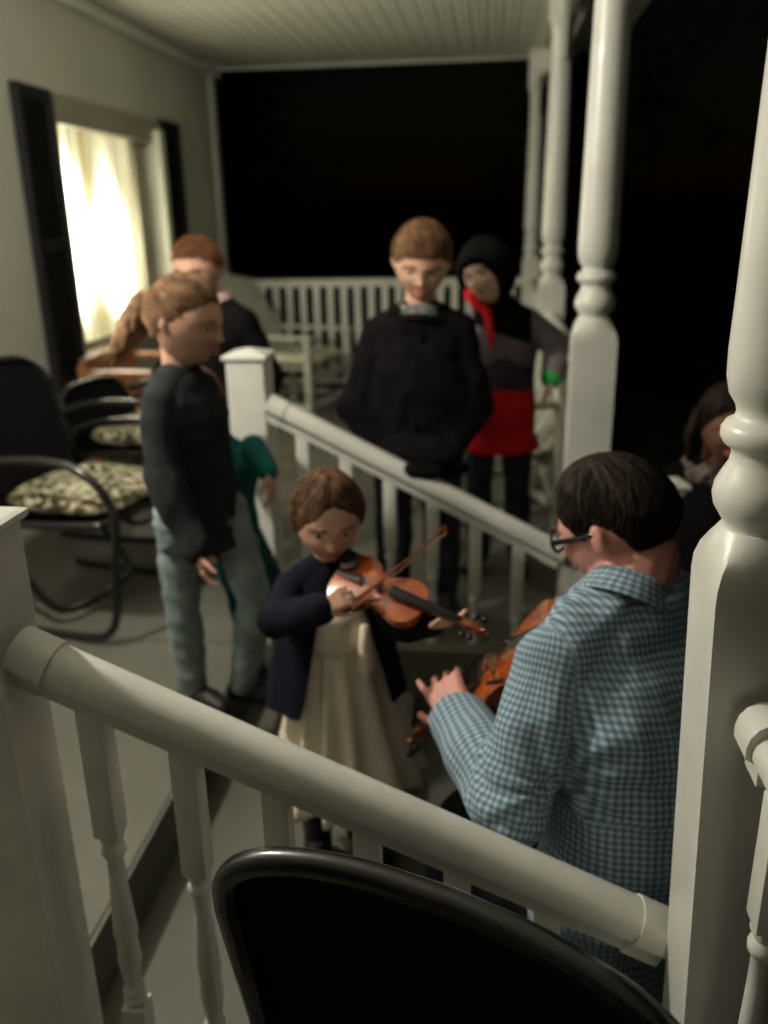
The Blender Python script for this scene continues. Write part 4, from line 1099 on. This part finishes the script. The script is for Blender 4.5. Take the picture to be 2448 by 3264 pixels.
# ---------------------------------------------------------------- 4 small child in teal behind her
P_ = thing('person', 'small child in teal mostly hidden behind the girl in the charcoal sweater', 'person', (-.72, 2.42, 0))
J, hc, f, l = standing(-.790, 2.435, 0, .995, rad(-70), .098, hh=.195, elL=(-.684, 2.390, .775), wrL=(-.622, 2.325, .715), elR=(-.85, 2.42, .66), wrR=(-.83, 2.36, .52),
    knL=(-.635, 2.36, .34), anL=(-.63, 2.40, .07), knR=(-.76, 2.36, .34), anR=(-.74, 2.42, .07))
hd = Head((-.862, 2.455, .900), (.25, -.95, -.1), .19)
F = Fig(J, .098)
F.body(hd, P_, {'L': ((.1, -.2, -.95), (-.8, 0, 0), .11, -1, .4), 'R': ((0, -.2, -.95), (.8, 0, 0), .11, 1, .4)}, 'skin', .0045)
hd.face(P_); hd.hair(P_, 'girl', 'hair_brown', seed=31)
top(F, P_, 'teal', 'shirt', .012, -.20, .90, .008, .007, .004, 12)
trousers(F, P_, 'tealdark', .008, .004, .007, .002, 13); shoes(F, P_)
collar(P_, F, hd, 'teal', .040, .018, 'shirt_collar')

# ---------------------------------------------------------------- 5 short haired boy at the back left
P_ = thing('person', 'boy with very short ginger hair in a black jacket standing by the lit window', 'person', (-1.05, 3.25, 0))
J, hc, f, l = standing(-1.035, 3.24, 0, 1.365, rad(-112), .150, hh=.225, elR=(-1.24, 3.20, .84), wrR=(-1.20, 3.10, .66), elL=(-.84, 3.22, .84), wrL=(-.86, 3.10, .68))
hd = Head((-1.083, 3.215, 1.238), (-.12, -.95, -.22), .232, fat=.05)
F = Fig(J, .150)
F.body(hd, P_, {'L': ((0, -.2, -.95), (-.8, 0, 0), .13, -1, .4), 'R': ((0, -.2, -.95), (.8, 0, 0), .13, 1, .4)}, 'skin', .0045)
hd.face(P_); hd.hair(P_, 'short', 'hair_red', seed=41, cow=.0)
top(F, P_, 'black_cloth', 'jacket', .020, -.22, .96, .012, .007, .005, 14); trousers(F, P_, 'jeans_dark', .010, .01, .007, .003, 15); shoes(F, P_)
collar(P_, F, hd, 'pinkshirt', .066, .034, 'shirt_collar', label='pale pink shirt collar')

# ---------------------------------------------------------------- 6 boy in the black coat
P_ = thing('person', 'boy with light brown hair in a long black coat leaning over the far stair railing', 'person', (-.23, 2.95, 0))
J, hc, f, l = standing(-.245, 2.985, 0, 1.40, rad(-88), .170, hh=.23, fwd_lean=.06,
    elL=(-.055, 2.93, .80), wrL=(-.140, 2.86, .66), elR=(-.445, 2.90, .79), wrR=(-.345, 2.85, .66))
J['neck'] = V3((-.235, 2.975, 1.095)); J['shL'] = V3((-.085, 2.985, 1.045)); J['shR'] = V3((-.395, 2.975, 1.035))
hd = Head((-.225, 2.955, 1.268), (.05, -.92, -.36), .245, up=(.08, -.3, .95), fat=.03)
F = Fig(J, .168, depth=.68, belly=1.08)
F.body(hd, P_, {'L': ((-.6, .5, -.5), (0, .8, 0), .11, 1, .5), 'R': ((.6, .5, -.5), (0, .8, 0), .11, -1, .5)}, 'skin', .0042)
hd.face(P_, mouth=1.0)
bpy_m = G(); bpy_m.ball(hd.w(0, .435, -.248), (.055*hd.hh, .022*hd.hh, .022*hd.hh)); bpy_m.obj('open_mouth', 'iris', P_, smooth=True)
hd.hair(P_, 'boy', 'hair_boy', seed=51, cow=.03, part=.06)
def drape(g):
    g.ball((-.238, 2.880, .76), (.185, .080, .27)); g.ball((-.230, 2.80, .650), (.155, .085, .065)); g.ball((-.215, 2.688, .622), (.085, .028, .024))
top(F, P_, 'black_cloth', 'coat', .026, -.40, 1.05, .020, .006, .007, 16, flare=.06, stretch=(1, 1, 1.3), extra=drape)
# coat fronts: raised centre placket and hand pockets
g = G(); c0 = V3((-.235, 2.975, 0))
g.tube([V3((-.222, 2.862, 1.05)), V3((-.226, 2.848, .95)), V3((-.240, 2.838, .80)), V3((-.244, 2.79, .74))], .008, 8, smooth=4); g.obj('coat_placket', 'black_cloth', P_, smooth=True)
collar(P_, F, hd, 'plaidshirt', .078, .036, 'shirt_collar', voff=-.012)
for k in (-1, 1):
    g = G(); c = F.J['neck']+V3((k*.030, -.080, -.022)); g.obox(c+V3((-k*.020, -.004, -.030)), c+V3((k*.018, .020, .024)), .030, .008, up=(0, -1, .3), bev=.002); g.obj('collar_point', 'plaidshirt', P_)
collar(P_, F, hd, 'black_cloth', .094, .020, 'coat_collar', voff=-.030)
trousers(F, P_, 'jeans_dark', .014, .012, .007, .004, 17); shoes(F, P_)

# ---------------------------------------------------------------- 7 boy in red and grey fleece with a dark hood
P_ = thing('person', 'boy in dark hood and red and grey fleece leaning on the porch railing', 'person', (.06, 3.35, 0))
J, hc, f, l = standing(.060, 3.36, 0, 1.32, rad(-100), .150, hh=.22, lean=(-.02, 0),
    elL=(.262, 3.30, .935), wrL=(.235, 3.205, .845), elR=(-.11, 3.26, .84), wrR=(-.10, 3.20, .66))
J['neck'] = V3((.035, 3.335, 1.075)); J['shL'] = V3((.175, 3.35, 1.035)); J['shR'] = V3((-.10, 3.33, 1.01))
hd = Head((-.010, 3.300, 1.208), (-.48, -.84, -.12), .215, up=(-.32, 0, .95), fat=.06)
F = Fig(J, .150, depth=.66, belly=1.05)
F.body(hd, P_, {'L': ((-.15, -.30, -.75), (-.6, 0, -.2), .12, 1, .35, .2, .8), 'R': ((0, -.2, -.95), (.8, 0, 0), .12, 1, .4)}, 'skinlit', .0042)
hd.face(P_)
# fleece in horizontal bands: black shoulders, grey chest, plum, red hem
def band(lo, hi):
    def f_(co, nr, me):
        return co
    return f_
g = G(); F.torso(g, .016, hem=-.30, flare=.05)
for S in 'LR': F.arm(g, S, .012, .90, .012)
fo = remesh(g, 'fleece', 'grey_fleece', P_, .006, 4, .005, 8, 19)
me = fo.data
for m_ in ('black_fleece', 'plum_fleece', 'red'): me.materials.append(MT[m_])
nv = len(me.vertices); co = np.empty(nv*3, 'f'); me.vertices.foreach_get('co', co); co = co.reshape(-1, 3)+np.array(P_.location)
cen = np.empty(len(me.polygons)*3, 'f'); me.polygons.foreach_get('center', cen); cen = cen.reshape(-1, 3)+np.array(P_.location)
z = cen[:, 2]; x = cen[:, 0]; mi = np.zeros(len(z), int)
mi[(z > .985-(x-.06)*.35) & (x < .16) & (x > -.06)] = 1
mi[(z < .885+.02*np.sin(x*30)) & (x < .21) & (z > .775)] = 2
mi[(z <= .775) & (x < .21)] = 3
me.polygons.foreach_set('material_index', mi)
g = G(); a, b = F.J['elL'], F.J['wrL']; d = (b-a).normalized(); g.cap(a.lerp(b, .86), a.lerp(b, 1.06), .046, .042); remesh(g, 'green_cuff', 'green', P_, .005, 2, label='bright green ribbed cuff')
# hood and beanie around the face
sx, sy, sz = head_arrays(80, 60); X_, Y_, Z_ = head_shape(sx, sy, sz)
az = np.degrees(np.arctan2(np.abs(sx), sy)); zl = np.interp(az, [0, 30, 55, 80, 180], [.20, .16, -.10, -.60, -.8]); m_ = ss(Z_, zl-.02, zl+.06)
t_ = (.125*m_-.06*(1-m_)); L_ = np.sqrt(X_**2+Y_**2+Z_**2)+1e-6; k_ = 1+t_/L_
Pn, Fc = hd.grid(X_*k_, Y_*k_*1.03, Z_*k_); g = G(); g.add(Pn, Fc); g.obj('hood', 'black_fleece', P_, smooth=True, merge=False)
# red lining edge of the hood running down to the zip
g = G(); g.tube([hd.w(-.34, .26, .18), hd.w(-.375, .22, .0), hd.w(-.34, .22, -.22), hd.w(-.22, .25, -.45), hd.w(-.08, .24, -.60), V3((.005, 3.225, 1.00)), V3((.012, 3.222, .95))], lambda q: .008+.011*math.sin(math.pi*q), 8, smooth=4); g.obj('hood_lining', 'red', P_, smooth=True)
collar(P_, F, hd, 'black_fleece', .062, .040)
trousers(F, P_, 'jeans_dark', .003, .012, .007, .003, 20); shoes(F, P_)

# ---------------------------------------------------------------- 8 woman out on the dark lawn
P_ = thing('person', 'person with brown hair and a furry collar standing in the dark beyond the near post', 'person', (.72, 2.75, -.55))
J, hc, f, l = standing(.735, 2.74, -.56, 1.475, rad(-112), .165, hh=.24)
hd = Head((.730, 2.675, .800), (.02, -.96, -.24), .225, fat=.0)
F = Fig(J, .165)
F.body(hd, P_, {'L': ((0, -.2, -.95), (-.8, 0, 0), .15, -1, .4), 'R': ((0, -.2, -.95), (.8, 0, 0), .15, 1, .4)}, 'skindim', .005)
hd.face(P_); hd.hair(P_, 'girl', 'hair_dark', seed=61, cow=.04)  # darkest hair colour used here to paint in the dimness
g = G()
for k in (-1, 1):
    g = G(); g.tube([hd.w(k*.36, .02, .20), hd.w(k*.46, .05, -.08), hd.w(k*.44, .02, -.38), hd.w(k*.40, .0, -.62)], lambda q: .020-.008*q, 10, smooth=4)
    remesh(g, 'long_hair', 'hair_dark', P_, .006, 2, .006, 30, 62, stretch=(1, 1, .3))
top(F, P_, 'black_cloth', 'coat', .022, -.40, .97, .012, .008, .006, 22, flare=.06); trousers(F, P_, 'jeans_dark', .010, .01, .008, .003, 23); shoes(F, P_)
g = G()
for i in range(26):
    a = 2*math.pi*i/26; c = F.J['neck']+V3((math.cos(a)*.085, math.sin(a)*.078, -.005+.012*math.sin(5*a))); g.ball(c, .026+.006*math.sin(i*2.7), nu=8, nv=6)
remesh(g, 'fur_collar', 'fur', P_, .005, 1, .008, 40, 3)

# ================================================================== BEYOND THE PORCH (barely lit)
def tree(x, y, z0, h, label, seed, cr):
    r = np.random.RandomState(seed); t = thing('tree', label, 'tree', (x, y, z0), 'dark trees beyond the porch')
    g = G(); g.tube([(x, y, z0), (x+.05, y, z0+h*.3), (x-.03, y+.05, z0+h*.6), (x, y, z0+h*.9)], lambda q: .16*(1-q*.85), 10, smooth=4)
    for k in range(9):
        a = r.rand()*6.28; zz = z0+h*(.25+.6*k/9); L = cr*(1-.7*k/9); g.tube([(x, y, zz), (x+math.cos(a)*L*.5, y+math.sin(a)*L*.5, zz+.15), (x+math.cos(a)*L, y+math.sin(a)*L, zz+.35)], lambda q: .05*(1-q*.8), 6)
    g.obj('trunk', 'bark', t, smooth=True)
    n = 3200; V = []; F = []
    c = r.randn(40, 3)*np.array([cr*.42, cr*.42, h*.16])+np.array([x, y, z0+h*.62])
    for i in range(n):
        p = c[r.randint(40)]+r.randn(3)*.28; d = r.randn(3); d /= np.linalg.norm(d); e = np.cross(d, r.randn(3)); e /= np.linalg.norm(e); s = .05+.05*r.rand()
        k = len(V); V += [p-d*s, p+e*s*.45, p+d*s, p-e*s*.45]; F.append((k, k+1, k+2, k+3))
    g = G(); g.add(V, F); g.obj('crown', 'leaf', t, merge=False)
tree(-3.6, 12.5, -.56, 4.6, 'dim tree just beyond the far corner of the house', 3, 1.1)
tree(1.6, 17.5, -.56, 6.5, 'dark tree far out on the lawn beyond the porch', 5, 2.0)
# grass along the porch edge
V = []; F = []
for i in range(9000):
    x = .45+abs(rng.randn())*1.6; y = -1+rng.rand()*11; h = .04+.05*rng.rand(); a = rng.rand()*6.28; dx, dy = math.cos(a)*.004, math.sin(a)*.004
    if .12 < x < 2.2 and .7 < y < 3.6: continue
    bx, by = (rng.rand(2)-.5)*.04; k = len(V); V += [(x-dx, y-dy, -.56), (x+dx, y+dy, -.56), (x+bx, y+by, -.56+h)]; F.append((k, k+1, k+2))
g = G(); g.add(V, F); o = g.obj('grass', 'grass', merge=False, origin=(0, 0, -.56)); o['kind'] = 'stuff'; o['label'] = 'short grass beside the porch'; o['category'] = 'grass'

# parents were given after the meshes: nothing else to do
scene.cycles.max_bounces = 6
scene.cycles.diffuse_bounces = 4
scene.cycles.caustics_reflective = False; scene.cycles.caustics_refractive = False
scene.cycles.sample_clamp_indirect = 3.0
print('meshes', len(bpy.data.meshes), 'polys', sum(len(m.polygons) for m in bpy.data.meshes))
